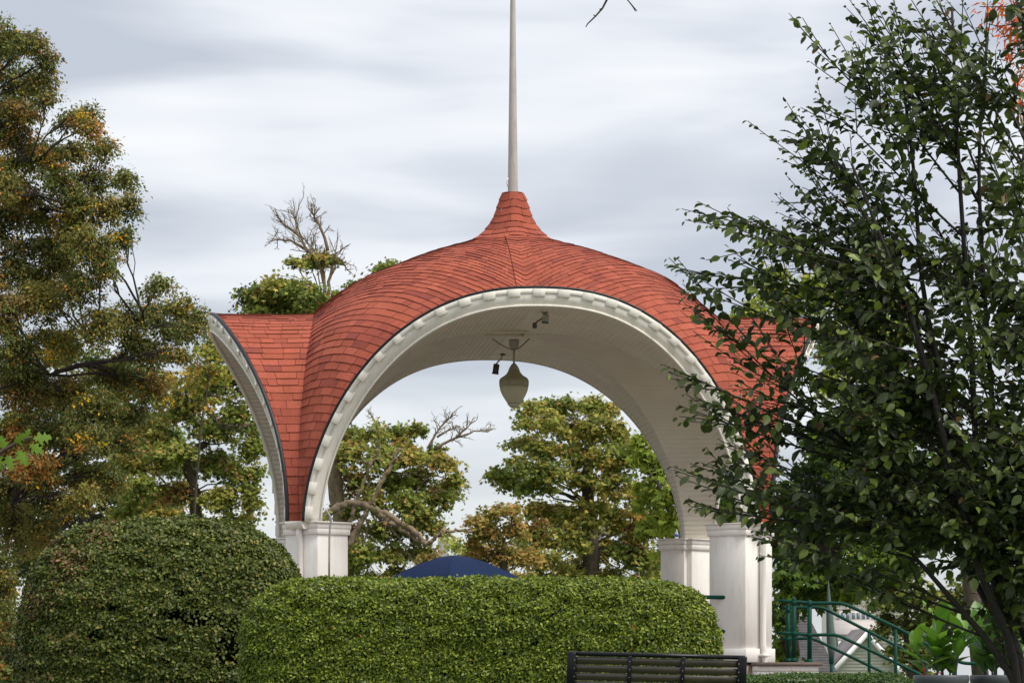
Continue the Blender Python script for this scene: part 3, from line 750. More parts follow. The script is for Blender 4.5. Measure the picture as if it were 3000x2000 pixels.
mb = MB(); mb.box((pa+.3, -.12, 0), (pb-.3, -.05, pz0-.45)); mb.build('porch_shade', M['darkbox'], g)  # no door: dark sheet painting the shade under the porch roof
# grey roofed house at left
d = 150; base = 2370; h = H(d, base); g = thing('grey_roofed_house', 'house with a steep dark grey shingle roof just right of the pillar', 'house', (P(base, 0, d)[0], d, ground_z(d)))
A = h(2310, 1797); B = h(2386, 1797); Cc = h(2436, 1880); D = h(2462, 1985); E_ = h(2285, 1985)
mb = MB(); nrow = 40
V0 = np.array([A[0], 3.2, A[1]]); V1 = np.array([B[0], 3.2, B[1]]); V2 = np.array([D[0], 0, D[1]]); V3 = np.array([E_[0], 0, E_[1]])
for i in range(nrow):
    f0, f1 = i/nrow, (i+1)/nrow; a1 = V3*(1-f0)+V0*f0; b1 = V2*(1-f0)+V1*f0; a2 = V3*(1-f1)+V0*f1; b2 = V2*(1-f1)+V1*f1; up = np.array([0, -.02, .01])
    mb.add([a1+up, b1+up, b2, a2, a1, b1], [(0, 1, 2, 3), (4, 5, 1, 0)])
mb.add([V0, V1, V1+(0, 3.2, D[1]-B[1]), V0+(0, 3.2, D[1]-B[1]), V2, V2+(0, 6.4, 0)], [(0, 1, 2, 3), (1, 4, 5, 2)])
mb.build('roof', M['greyroof'], g)
mb = MB(); mb.box((E_[0]+.2, .3, 0), (D[0]-.2, 6, D[1]-.05)); mb.build('wall', M['siding'], g)
mb = MB(); mb.bbox((E_[0], -.05, D[1]-.2), (D[0], .06, D[1]-.02), .01); mb.build('eaves_board', M['trim'], g)
# distant tower
d = 420; h = H(d, 1297); g = thing('distant_tower', 'square grey tower block far away above the blue tent', 'tower', (P(1297, 0, d)[0], d, ground_z(d)))
x0, z1 = h(1283, 1568); x1, _ = h(1312, 1568); xa, za = h(1288, 1552); xb, _ = h(1308, 0)
mb = MB(); mb.bbox((x0, -.5, 0), (x1, .6, z1), .03); mb.build('wall', M['concrete'], g)
mb = MB(); mb.bbox((x0-.04, -.54, z1), (x1+.04, .64, z1+.1), .02); mb.build('parapet', M['paleroof'], g)
mb = MB()
for x_ in np.linspace(xa, xb, 4): mb.bbox((x_-.03, -.2, z1+.1), (x_+.03, -.14, za), .004)
mb.bbox((xa-.03, -.21, za-.06), (xb+.03, -.13, za), .004); mb.build('rooftop_rail', M['darkbox'], g)
# ------------------------------------------------------------------ foliage tools
def tmpl(pts, faces): return np.array(pts, float), faces
T_RHOMB = tmpl([(0,0,0), (.27,.42,.07), (0,1,-.05), (-.27,.42,.07)], [(0,1,2), (0,2,3)])
T_OV = tmpl([(0,0,0), (.20,.2,.05), (.31,.48,.09), (.22,.78,.05), (0,1,-.08), (-.22,.78,.05), (-.31,.48,.09), (-.20,.2,.05), (0,.5,0)],
            [(0,1,2,8), (8,2,3,4), (0,8,6,7), (8,4,5,6)])
T_OV2 = tmpl([(0,0,0), (.15,.22,.10), (.23,.5,.17), (.17,.78,.10), (.06,1,-.16), (-.17,.76,.12), (-.21,.46,.18), (-.15,.2,.11), (0,.5,-.02)],
            [(0,1,2,8), (8,2,3,4), (0,8,6,7), (8,4,5,6)])
T_MAPLE = tmpl([(0,0,0), (.24,.48,.03), (0,1,-.06), (-.24,.48,.03), (.58,.68,-.04), (.46,.26,.02), (-.58,.68,-.04), (-.46,.26,.02), (.5,.0,-.05), (-.5,.0,-.05)],
            [(0,1,2), (0,2,3), (0,5,4), (0,4,1), (0,3,6), (0,6,7), (0,8,5), (0,7,9)])
PB = np.array([3.25, 3.1, 2.7])
T_LANCE = tmpl([(0,0,0), (.12,.35,.03), (0,1,-.15), (-.12,.35,.03)], [(0,1,2), (0,2,3)])
def leaves(mb, T, pos, ydir, nrm, size, col):
    tv, tf = T; n = len(pos)
    y = ydir / (np.linalg.norm(ydir, axis=1)[:, None] + 1e-9)
    x = np.cross(y, nrm); x /= np.linalg.norm(x, axis=1)[:, None] + 1e-9
    z = np.cross(x, y)
    R = np.stack([x, y, z], 2)                                   # n,3,3
    V = pos[:, None, :] + size[:, None, None] * np.einsum('nij,mj->nmi', R, tv)
    m = len(tv); fl = np.concatenate([np.array(f) for f in tf]); ln = np.array([len(f) for f in tf])
    idx = (np.arange(n)[:, None] * m + fl[None, :]).ravel(); lens = np.tile(ln, n)
    mb.addarr(V.reshape(-1, 3), idx, lens, np.repeat(col, m, axis=0))
def rdir(r, n):
    v = r.normal(size=(n, 3)); return v / np.linalg.norm(v, axis=1)[:, None]
def pick(r, pal, n, jit=.18):
    w = np.array([p[1] for p in pal], float); w /= w.sum(); c = np.array([p[0] for p in pal]) * PB
    c = c[r.choice(len(pal), n, p=w)]; return c * (1 + r.normal(size=(n, 1)) * jit).clip(.5, 1.6)
def curve(a, b, r, sag=.12, n=7):
    a, b = np.asarray(a, float), np.asarray(b, float); f = np.linspace(0, 1, n)[:, None]; Lg = np.linalg.norm(b - a)
    off = r.normal(size=3) * Lg * sag; off[2] = abs(off[2]) * .8
    wig = r.normal(size=(n, 3)) * Lg * .018; wig[0] = wig[-1] = 0
    return a * (1 - f) + b * f + 4 * f * (1 - f) * off * .5 + wig
lv_ref = [None]
def make_tree(name, label, d, blobs, forks, trunk_px, pal, T, leaf_px, dens=1.0, seed=0, bark='bark', ndepth=.8, cat='tree', nleaf=26,
              clump_px=26, flat=.45, extra_wood=None, trunk_r=.16, leafmat='leaf', group=None, twigs=True, solid=.55):
    """blobs: (px,py,rx,ry[,dd]) crown masses in photograph pixels; forks: (px,py) limb origins"""
    r = np.random.default_rng(seed); s = mpx(d); g0 = ground_z(d)
    base = P(trunk_px[0], 2000, d); base[2] = g0; root = thing(name, label, cat, base, group=group)
    lv = MB(); wd = MB(); fk = [P(a, b, d) + np.array([0, r.uniform(-.3, .3), 0]) for a, b in forks]
    # trunk through the forks in order
    tp = [base] + fk[:max(1, min(3, len(fk)))]; tp = np.array(tp)
    f = np.linspace(0, len(tp)-1, 6*(len(tp)-1)+1); tpp = np.stack([np.interp(f, np.arange(len(tp)), tp[:, i]) for i in range(3)], 1)
    tpp[1:-1] += r.normal(size=(len(tpp)-2, 3)) * trunk_r * .22
    wd.tube(tpp, np.linspace(trunk_r * 1.25, trunk_r * .6, len(tpp)), 10)
    for bl in blobs:
        px, py, rx, ry = bl[:4]; dd = bl[4] if len(bl) > 4 else r.uniform(-1, 1) * ndepth
        c = P(px, py, d); c[1] += dd; R3 = np.array([rx*s, max(rx, ry)*s*.75, ry*s])
        o = min(fk, key=lambda q: np.linalg.norm(q - c) + (2 if q[2] > c[2] + .2 else 0))
        lim = curve(o, c, r); lr = np.clip(.010 + .03 * np.linalg.norm(c - o) * .35, .010, trunk_r * .4)
        wd.tube(lim, np.linspace(lr, lr * .35, len(lim)), 6)
        ncl = int(dens * 8.5 * (rx * ry) / clump_px**2 * (1 if rx < 80 else .9)) + 3
        dirs = rdir(r, ncl); rad = r.uniform(0, 1, ncl) ** solid
        cc = c + dirs * rad[:, None] * R3
        if twigs:
            for k in range(0, ncl, 2):
                st = lim[r.integers(3, len(lim))]; w = curve(st, cc[k], r, .15, 5); wd.tube(w, np.linspace(lr*.34, .006, 5), 4, cap=False)
        base_c = pick(r, pal, ncl, .12); dom = pick(r, pal, 1, .1); base_c = np.where((r.uniform(0, 1, ncl) < .55)[:, None], dom * (1 + r.normal(size=(ncl, 1))*.12), base_c)
        nl = nleaf; n = ncl * nl; ci = np.repeat(np.arange(ncl), nl)
        cr_ = clump_px * s * r.uniform(.6, 1.25, ncl)[ci][:, None]
        off = r.normal(size=(n, 3)) * .55 * cr_; off[:, 2] *= flat
        off[:, 2] -= (off[:, 0]**2 + off[:, 1]**2) / (cr_[:, 0] * 1.6) * .5
        pos = cc[ci] + off
        up = np.array([0, 0, .75]) + dirs[ci] * .7 + r.normal(size=(n, 3)) * .6
        yd = off + r.normal(size=(n, 3)) * cr_ * .35 - np.array([0, 0, .35]) * cr_
        mix = r.uniform(0, 1, n) < .72
        col = np.where(mix[:, None], base_c[ci] * (1 + r.normal(size=(n, 1)) * .14).clip(.5, 1.5), pick(r, pal, n))
        leaves(lv, T, pos, yd, up, leaf_px * s * r.uniform(.65, 1.25, n), col)
    lv_ref[0] = lv
    if extra_wood: extra_wood(wd, r, d)
    for m_ in (lv, wd):
        for i in range(len(m_.v)): m_.v[i] = m_.v[i] - base
    wd.build('trunk', M[bark], root, True)
    if lv.n: lv.build('crown', M[leafmat], root)
    return root
def dead_branch(wd, r, d, pts, r0, depth=3, spread=.55, px=True, lenf=.6, fine=1.0):
    """bare limb through photograph points with forked twigs"""
    pp = np.array([P(a, b, d) for a, b in pts]); n = max(6, len(pp)*3); f = np.linspace(0, len(pp)-1, n)
    q = np.stack([np.interp(f, np.arange(len(pp)), pp[:, i]) for i in range(3)], 1); L_ = np.linalg.norm(np.diff(q, axis=0), axis=1).sum()
    q[1:-1] += r.normal(size=(n-2, 3)) * L_ * .008
    wd.tube(q, np.linspace(r0, r0*.35, n), 7)
    def rec(a, dr, ln, rad, dep):
        if dep == 0 or ln < .03: return
        k = 5; pts_ = [a]; v = dr.copy()
        for i in range(k-1):
            v = v + r.normal(size=3) * .16 + np.array([0, 0, .05]); v /= np.linalg.norm(v); pts_.append(pts_[-1] + v * ln / (k-1))
        wd.tube(pts_, np.linspace(rad, rad*.5, k), 4, cap=False)
        for i in range(1, k):
            if r.random() < .85*fine:
                w = v + r.normal(size=3) * spread; w[1] *= .7; w /= np.linalg.norm(w); rec(np.array(pts_[i]), w, ln*lenf*r.uniform(.6, 1.1), rad*.6, dep-1)
    for i in range(n//3, n):
        for _ in range(2):
            if r.random() < .8:
                t = q[min(i+1, n-1)] - q[max(i-1, 0)]; t /= np.linalg.norm(t) + 1e-9
                w = t + r.normal(size=3) * spread * 1.1; w /= np.linalg.norm(w); rec(q[i], w, L_*.30*r.uniform(.5, 1.1), r0*.33, depth)
G1 = (.055, .080, .012); G2 = (.085, .105, .014); G3 = (.035, .058, .012); OL = (.14, .135, .022); YE = (.26, .20, .02); OR = (.33, .13, .018); RU = (.22, .07, .02); BR_ = (.13, .075, .025)
GG = (.030, .062, .022); LG = (.16, .26, .02)
OAKPAL = [((.056,.068,.020), 34), ((.040,.050,.017), 24), ((.095,.090,.025), 18), ((.115,.078,.030), 10), ((.17,.085,.026), 5), ((.30,.18,.014), 2.5)]
MAPPAL = [((.080,.100,.022), 32), ((.055,.075,.018), 24), ((.12,.122,.032), 24), ((.155,.125,.036), 10), ((.15,.085,.036), 5), ((.035,.052,.014), 10)]
# big oak on the left
oak_blobs = [(-60,160,110,120),(30,130,60,60),(100,135,45,45),(150,190,42,45),(55,230,70,60),(120,245,45,30),(-20,330,90,90),(60,330,60,50),(150,305,45,20),(195,330,42,30),(240,330,50,34),
 (270,385,42,40),(300,430,45,40),(200,420,55,42),(90,440,75,55),(-10,480,80,80),(350,500,42,34),(270,510,60,46),(170,530,65,55),(370,600,40,38),(310,600,60,50),(210,630,70,60),(80,600,80,70),(-20,650,90,90),
 (350,690,46,40),(270,730,70,55),(170,760,75,60),(50,770,90,80),(330,790,46,42),(250,850,70,60),(130,880,85,70),(10,900,90,80),(480,850,40,36),(440,890,48,40),(520,890,45,40),(575,920,32,40),(380,930,60,48),
 (490,960,60,44),(560,975,38,36),(300,960,75,60),(180,1000,85,65),(40,1020,90,80),(420,1030,70,50),(520,1040,46,34),(330,1090,75,60),(200,1130,85,65),(60,1150,90,75),(440,1120,55,40),(300,1190,70,55),(390,1200,50,40),
 (150,1250,85,60),(20,1280,90,80),(260,1290,75,52),(350,1290,50,45),(110,1370,85,60),(0,1420,80,80),(230,1380,75,50),(310,1400,60,45),(150,1470,80,50),(30,1540,80,80),(260,1460,60,40),(-10,1680,70,90),(20,1800,50,90),(120,1560,60,50)]
oak_blobs = [(x_, y_, rx_*1.05, ry_*1.05) for x_, y_, rx_, ry_ in oak_blobs] + [(60,560,70,60),(130,700,80,60),(230,690,60,50),(90,830,80,60),(10,560,70,60),(150,450,60,50),(230,590,60,50),(40,400,60,50),(400,990,60,40),(60,1080,80,60)]
make_tree('oak_tree', 'tall oak with small brown-green leaves filling the left edge of the picture', 84, oak_blobs, [(-60,1500),(-100,1150),(-110,760),(40,1480),(150,1100),(260,1000),(90,480),(250,640),(-60,300),(420,960)],
          (-70, 2000), OAKPAL, T_RHOMB, 11, dens=.80, seed=11, bark='barkdark', nleaf=42, clump_px=24, trunk_r=.3, flat=.6, ndepth=1.2)
# maples behind the left part
make_tree('maple_tree', 'mid green maple behind the big clipped hedge, its forked trunk showing', 112,
          [(640,1020,60,50),(690,1100,60,60),(600,1130,70,60),(700,1210,60,60),(520,1180,70,55),(430,1250,75,55),(620,1250,80,50),(740,1290,50,60),(400,1340,70,50),(500,1330,80,50),(620,1350,90,50),(720,1390,60,55),(420,1430,70,45),(520,1430,60,40),(650,1450,80,45),(740,1470,40,40),(350,1500,60,40),(460,1510,60,40),(680,1520,70,30),(580,1540,60,30)],
          [(565,1440),(545,1340),(600,1300),(640,1180)], (572, 2000), MAPPAL, T_MAPLE, 11, dens=.75, seed=21, nleaf=32, trunk_r=.17)
make_tree('autumn_tree', 'orange-tinged thin tree just left of the pavilion, full of bare twigs', 104,
          [(640,930+30,40,40),(600,1040,50,45),(560,1100,60,45),(640,1080,45,40),(500,1110,50,40),(700,1000,24,40),(590,1180,50,40)],
          [(572,1490),(588,1260),(612,1120)], (560, 2000), [((.20,.11,.035), 24), ((.15,.12,.03), 34), ((.09,.10,.02), 40), ((.25,.15,.03), 6)], T_MAPLE, 10, dens=.34, seed=22, nleaf=24, trunk_r=.03,
          extra_wood=lambda wd, r, d: [dead_branch(wd, r, d, p, .03, 3, .7) for p in ([(610,1120),(620,1020),(640,960)], [(600,1150),(690,1180),(740,1180)], [(600,1200),(640,1240),(720,1250)])])
make_tree('silver_green_tree', 'grey-green leafy tree filling the gap under the oak boughs', 124,
          [(180,1020,80,60),(300,1060,80,60),(60,1100,90,70),(400,1120,70,60),(480,1150,60,50),(200,1160,90,70),(330,1200,90,70),(450,1240,80,60),(80,1250,90,80),(230,1290,90,70),(370,1320,90,70),(500,1330,60,60),(120,1380,90,70),(270,1410,90,70),(400,1450,80,60),(500,1470,70,50),(30,1480,80,80),(170,1500,80,60),(320,1520,80,50),(60,1620,70,90),(-20,1750,60,100),(-20,1900,60,100),(130,1600,70,50),(550,1530,60,40),(10,1985,60,50),(-20,1660,60,60)],
          [(250,1500),(220,1350),(250,1200),(420,1350)], (260, 2000), [((.055,.078,.022), 34), ((.038,.055,.018), 28), ((.09,.105,.035), 20), ((.12,.13,.06), 8), ((.16,.09,.03), 7)], T_MAPLE, 11, dens=.62, seed=23, nleaf=36, trunk_r=.22, bark='barkdark', ndepth=2)
# lopped maple behind the pavilion: seen over the left roof and through the arch
def lop(wd, r, d):
    for pts, r0 in (([(955,880),(945,815),(928,760),(905,735),(880,700),(868,640)], .05), ([(957,880),(950,815),(945,770),(925,745),(905,715)], .04), ([(962,880),(966,815),(978,760),(983,735)], .055), ):
        dead_branch(wd, r, d, pts, r0, 3, .5, fine=.8)
    for pts, r0 in (([(905,735),(850,705),(800,700)], .045), ([(890,700),(840,665),(815,640)], .04), ([(960,735),(950,690),(925,640),(915,625)], .05), ([(925,640),(950,625)], .02), ([(983,764),(1000,760),(1018,790)], .045), ([(1000,765),(1040,780)], .02)):
        dead_branch(wd, r, d, pts, r0, 3, .6)
    # the arching limb and upright stems seen through the arch
    def lim(pts, r0, r1, k=10):
        q = np.array([P(a, b, d - 2.4) for a, b in pts]); n = len(q)*5; f = np.linspace(0, len(q)-1, n); ff = f
        q = np.stack([np.interp(f, np.arange(len(q)), q[:, i]) for i in range(3)], 1)
        for _ in range(3): q[1:-1] = (q[:-2] + 2*q[1:-1] + q[2:]) / 4
        rr = np.linspace(r0, r1, n) * .84 * (1 + r.normal(size=n) * .07); rr[1:-1] = (rr[:-2] + rr[1:-1]*2 + rr[2:])/4
        q[1:-1] += r.normal(size=(n-2, 3)) * .022; wd.tube(q, rr, k)
        for _ in range(3):
            i = r.integers(3, n-2); w = r.normal(size=3); w[1] = -abs(w[1]); e_ = q[i] + w/np.linalg.norm(w)*r.uniform(.25, .8); tw_ = curve(q[i], e_, r, .2, 6); wd.tube(tw_, np.linspace(.016, .005, 6), 4)
            nn_ = 14; leaves(lv_ref[0], T_MAPLE, e_ + r.normal(size=(nn_, 3))*.14, r.normal(size=(nn_, 3)) - np.array([0, 0, .4]), np.array([0, -.6, .7]) + r.normal(size=(nn_, 3))*.5, .1*r.uniform(.7, 1.2, nn_), pick(r, MAPPAL, nn_))
    lim([(930,1540),(965,1500),(995,1478),(1030,1470),(1075,1480),(1130,1503),(1180,1535),(1220,1558),(1240,1580),(1247,1592)], .125, .085)
    lim([(1090,1488),(1125,1515),(1165,1545),(1210,1572),(1250,1592),(1268,1584),(1282,1566),(1310,1556),(1345,1555),(1385,1553)], .085, .04)
    lim([(1020,1600),(1045,1550),(1072,1500),(1098,1450),(1125,1400),(1152,1350),(1168,1310)], .10, .05)
    lim([(1022,1530),(1040,1480),(1060,1420),(1082,1370),(1088,1335)], .07, .04)
    lim([(1082,1370),(1100,1340),(1115,1300)], .04, .02)
    for pts, r0 in (([(1258,1310),(1272,1275),(1300,1240),(1318,1222)], .04), ([(1275,1312),(1315,1290),(1342,1280),(1375,1245)], .045), ([(1342,1280),(1390,1262),(1430,1262)], .03), ([(1280,1280),(1310,1262),(1334,1252)], .035), ([(1105,1245),(1090,1220),(1080,1205)], .03), ([(1140,1400),(1190,1398)], .02), ([(1165,1350),(1230,1352),(1252,1390)], .02), ([(1240,1590),(1200,1600),(1170,1590)], .025), ([(1310,1556),(1330,1580)], .015)):
        dead_branch(wd, r, d, pts, r0, 3, .65)
make_tree('lopped_maple', 'maple with dead lopped branches, rising over the left roof and seen through the arch', 106,
          [(740,870,45,35),(790,850,55,35),(850,840,60,36),(900,870,60,45),(960,890,46,46),(820,890,60,36),(760,905,50,22),(850,920,70,22),(1000,880,40,30),(1050,850,44,32),(1090,820,40,30),(1125,800,32,22),(1140,775,22,16),(1150,800,30,20),(1020,910,30,20),(890,930,60,20),
           (905,765,34,12),(870,770,30,12),(960,760,22,16),(930,745,20,14),
           (1030,1270,46,36),(1100,1265,46,32),(1165,1260,40,30),(1215,1250,38,26),(1030,1330,55,46),(1120,1330,60,46),(1200,1320,55,46),(1270,1330,40,32),(1305,1350,36,36),(1320,1420,34,36),(1290,1460,40,30),(1230,1400,55,46),(1150,1410,55,42),(1040,1410,50,42),(1010,1480,46,40),(1110,1460,50,36),(1200,1470,56,40),(1250,1510,46,34),(1270,1550,34,26),(1190,1540,50,32),(1100,1550,50,36),(1010,1560,46,40),(1060,1620,55,40),(1150,1620,60,40),(1240,1610,50,30),(1000,1660,40,40),(1080,1690,60,26),(1160,1680,60,26),(1240,1685,50,30),(1310,1690,50,26),(1030,1640,50,40),(1320,1450,20,16),(1330,1400,16,20)],
          [(1000,1500),(960,1200),(950,900),(1080,1480),(1140,1380)], (1000, 2000), MAPPAL, T_MAPLE, 10.5, dens=.75, seed=31, bark='barklight', nleaf=36, extra_wood=lop, trunk_r=.22, ndepth=1.0)
# large maple seen through the right of the arch
make_tree('large_maple', 'broad maple with yellowing leaf tips framed in the right half of the arch', 118,
          [(1560,1190,34,26),(1610,1185,40,26),(1660,1180,36,26),(1730,1180,46,28),(1780,1190,50,34),(1540,1230,30,22),(1590,1240,52,40),(1660,1240,55,42),(1740,1250,60,45),(1810,1260,50,50),(1530,1285,44,30),(1600,1310,60,40),(1690,1320,65,44),(1780,1340,60,50),(1850,1340,40,60),(1480,1380,44,24),(1540,1375,60,32),(1610,1390,60,34),(1700,1400,60,40),(1790,1420,60,44),(1870,1430,46,50),(1450,1375,22,12),(1560,1425,60,26),(1500,1410,40,20),
           (1580,1490,60,30),(1640,1500,70,40),(1720,1500,70,44),(1800,1510,60,50),(1880,1530,50,60),(1570,1560,60,40),(1660,1580,70,46),(1750,1590,70,50),(1840,1610,60,50),(1900,1640,40,50),(1600,1650,70,40),(1700,1665,70,36),(1790,1680,60,30),(1880,1690,40,30),(1640,1705,70,26),(1850,1712,60,26),(1950,1700,40,40)],
          [(1730,1600),(1722,1480),(1725,1350),(1650,1340),(1790,1380),(1700,1250)], (1735, 2000), [((.078,.098,.022), 30), ((.052,.070,.018), 26), ((.125,.125,.032), 24), ((.165,.135,.036), 14), ((.17,.105,.036), 5)], T_MAPLE, 11, dens=.72, seed=41, nleaf=36, trunk_r=.26, ndepth=1.6)
make_tree('bronze_tree', 'low bronze and orange maple spreading left of the large maple, behind the tent', 104,
          [(1400,1520,36,26),(1450,1500,42,26),(1500,1490,34,20),(1390,1570,30,26),(1440,1560,50,36),(1510,1550,44,36),(1400,1620,40,34),(1470,1620,55,40),(1540,1620,44,40),(1420,1680,60,30),(1530,1690,50,30),(1300,1650,40,24),(1250,1640,36,18)],
          [(1480,1680),(1470,1600),(1430,1640)], (1490, 2000), [((.14,.105,.035), 34), ((.10,.095,.027), 32), ((.18,.115,.04), 14), ((.065,.075,.018), 18)], T_MAPLE, 10, dens=.8, seed=42, nleaf=32, trunk_r=.12)
make_tree('lime_shrub_tree', 'pale lime green tree low in the arch above the right side of the tent', 135,
          [(1330,1590,30,30),(1370,1610,34,36),(1400,1650,34,36),(1345,1650,36,30),(1520,1570,40,30),(1580,1590,36,30),(1545,1620,36,26)], [(1440,1690),(1380,1660),(1540,1650)], (1440, 2000),
          [((.14,.16,.04), 50), ((.10,.125,.03), 40), ((.17,.16,.045), 10)], T_MAPLE, 9, dens=.7, seed=43, nleaf=28, trunk_r=.1)
make_tree('bright_green_maple', 'bright yellow-green maple close behind the rear right pillar', 82,
          [(1930,1370,44,44),(1900,1330,30,30),(1960,1440,46,50),(1910,1450,40,50),(1970,1530,40,50),(1920,1540,46,40),(1990,1600,50,50),(1940,1500,30,30),(1880,1280,26,26)],
          [(1990,1640),(1970,1520),(1930,1420)], (2010, 2000), [((.085,.115,.016), 45), ((.062,.088,.014), 38), ((.135,.14,.024), 15)], T_MAPLE, 20, dens=.8, seed=44, nleaf=18, clump_px=34, trunk_r=.1)
# dark maples right of the pavilion
make_tree('dark_maple', 'deep green maple with hanging boughs over the stair railings', 76,
          [(2120,1440,60,60),(2150,1520,60,50),(2210,1480,60,60),(2260,1560,50,60),(2350,1480,60,60),(2300,1700,34,60),(2292,1800,22,50),(2300,1890,18,50),(2330,1570,50,60),(2420,1540,70,60),(2500,1500,70,60),(2340,1660,46,50),(2420,1640,70,55),(2510,1620,70,50),(2600,1580,70,60),(2340,1730,40,30),(2400,1730,50,30),(2480,1700,60,34),(2560,1690,50,34),(2700,1550,80,60),(2640,1650,46,30),(2450,1430,70,50),(2560,1440,80,60),(2400,1370,60,60),(2480,1350,70,60),(2600,1350,80,60),(2480,1745,30,14),(2700,1400,90,80),(2820,1500,80,80),(2420,1270,60,60),(2520,1250,80,60),(2640,1260,80,60)],
          [(2320,1640),(2430,1600),(2420,1480),(2550,1440)], (2300, 2000), [((.028,.052,.009), 42), ((.018,.036,.008), 38), ((.060,.095,.012), 16), ((.11,.14,.018), 5)], T_MAPLE, 22, dens=.8, seed=51, nleaf=20, clump_px=34, trunk_r=.16, ndepth=1.2)
make_tree('yellow_maple', 'yellow-green maple tops rising over the right roof ridge', 100,
          [(2200,900,50,34),(2260,860,46,40),(2170,925,30,14),(2320,880,60,50),(2400,850,70,60),(2270,790,34,36),(2500,900,80,80),(2600,980,90,80),(2480,1050,80,80),(2560,1150,80,80),(2420,1130,40,60),(2430,980,60,60)],
          [(2800,1300),(2600,1100),(2400,950),(2280,900)], (2880, 2000), [((.13,.15,.024), 34), ((.085,.11,.018), 38), ((.18,.16,.034), 12), ((.05,.075,.014), 18)], T_MAPLE, 14, dens=.6, seed=52, nleaf=24, clump_px=28, trunk_r=.18,
          extra_wood=lambda wd, r, d: [dead_branch(wd, r, d, p, .02, 2, .35) for p in ([(2270,870),(2260,800),(2255,740)], [(2290,860),(2300,790),(2290,740)], [(2230,880),(2235,830),(2215,790)])])
make_tree('olive_shrub_tree', 'olive and yellow small tree between the cottage and the plant pots', 120,
          [(2600,1690,44,40),(2660,1680,50,40),(2580,1760,30,36),(2640,1750,50,46),(2700,1740,40,46),(2600,1820,36,40),(2660,1830,46,44),(2640,1900,36,40),(2700,1900,46,44),(2720,1820,40,50),(2690,1960,50,30),(2760,1780,50,60),(2820,1740,60,60),(2900,1780,60,60),(2980,1820,50,80)],
          [(2670,1960),(2660,1850),(2650,1740)], (2680, 2000), [((.065,.075,.018), 40), ((.042,.055,.014), 34), ((.11,.11,.027), 18), ((.15,.13,.03), 4)], T_MAPLE, 11, dens=.75, seed=53, nleaf=28, trunk_r=.12)
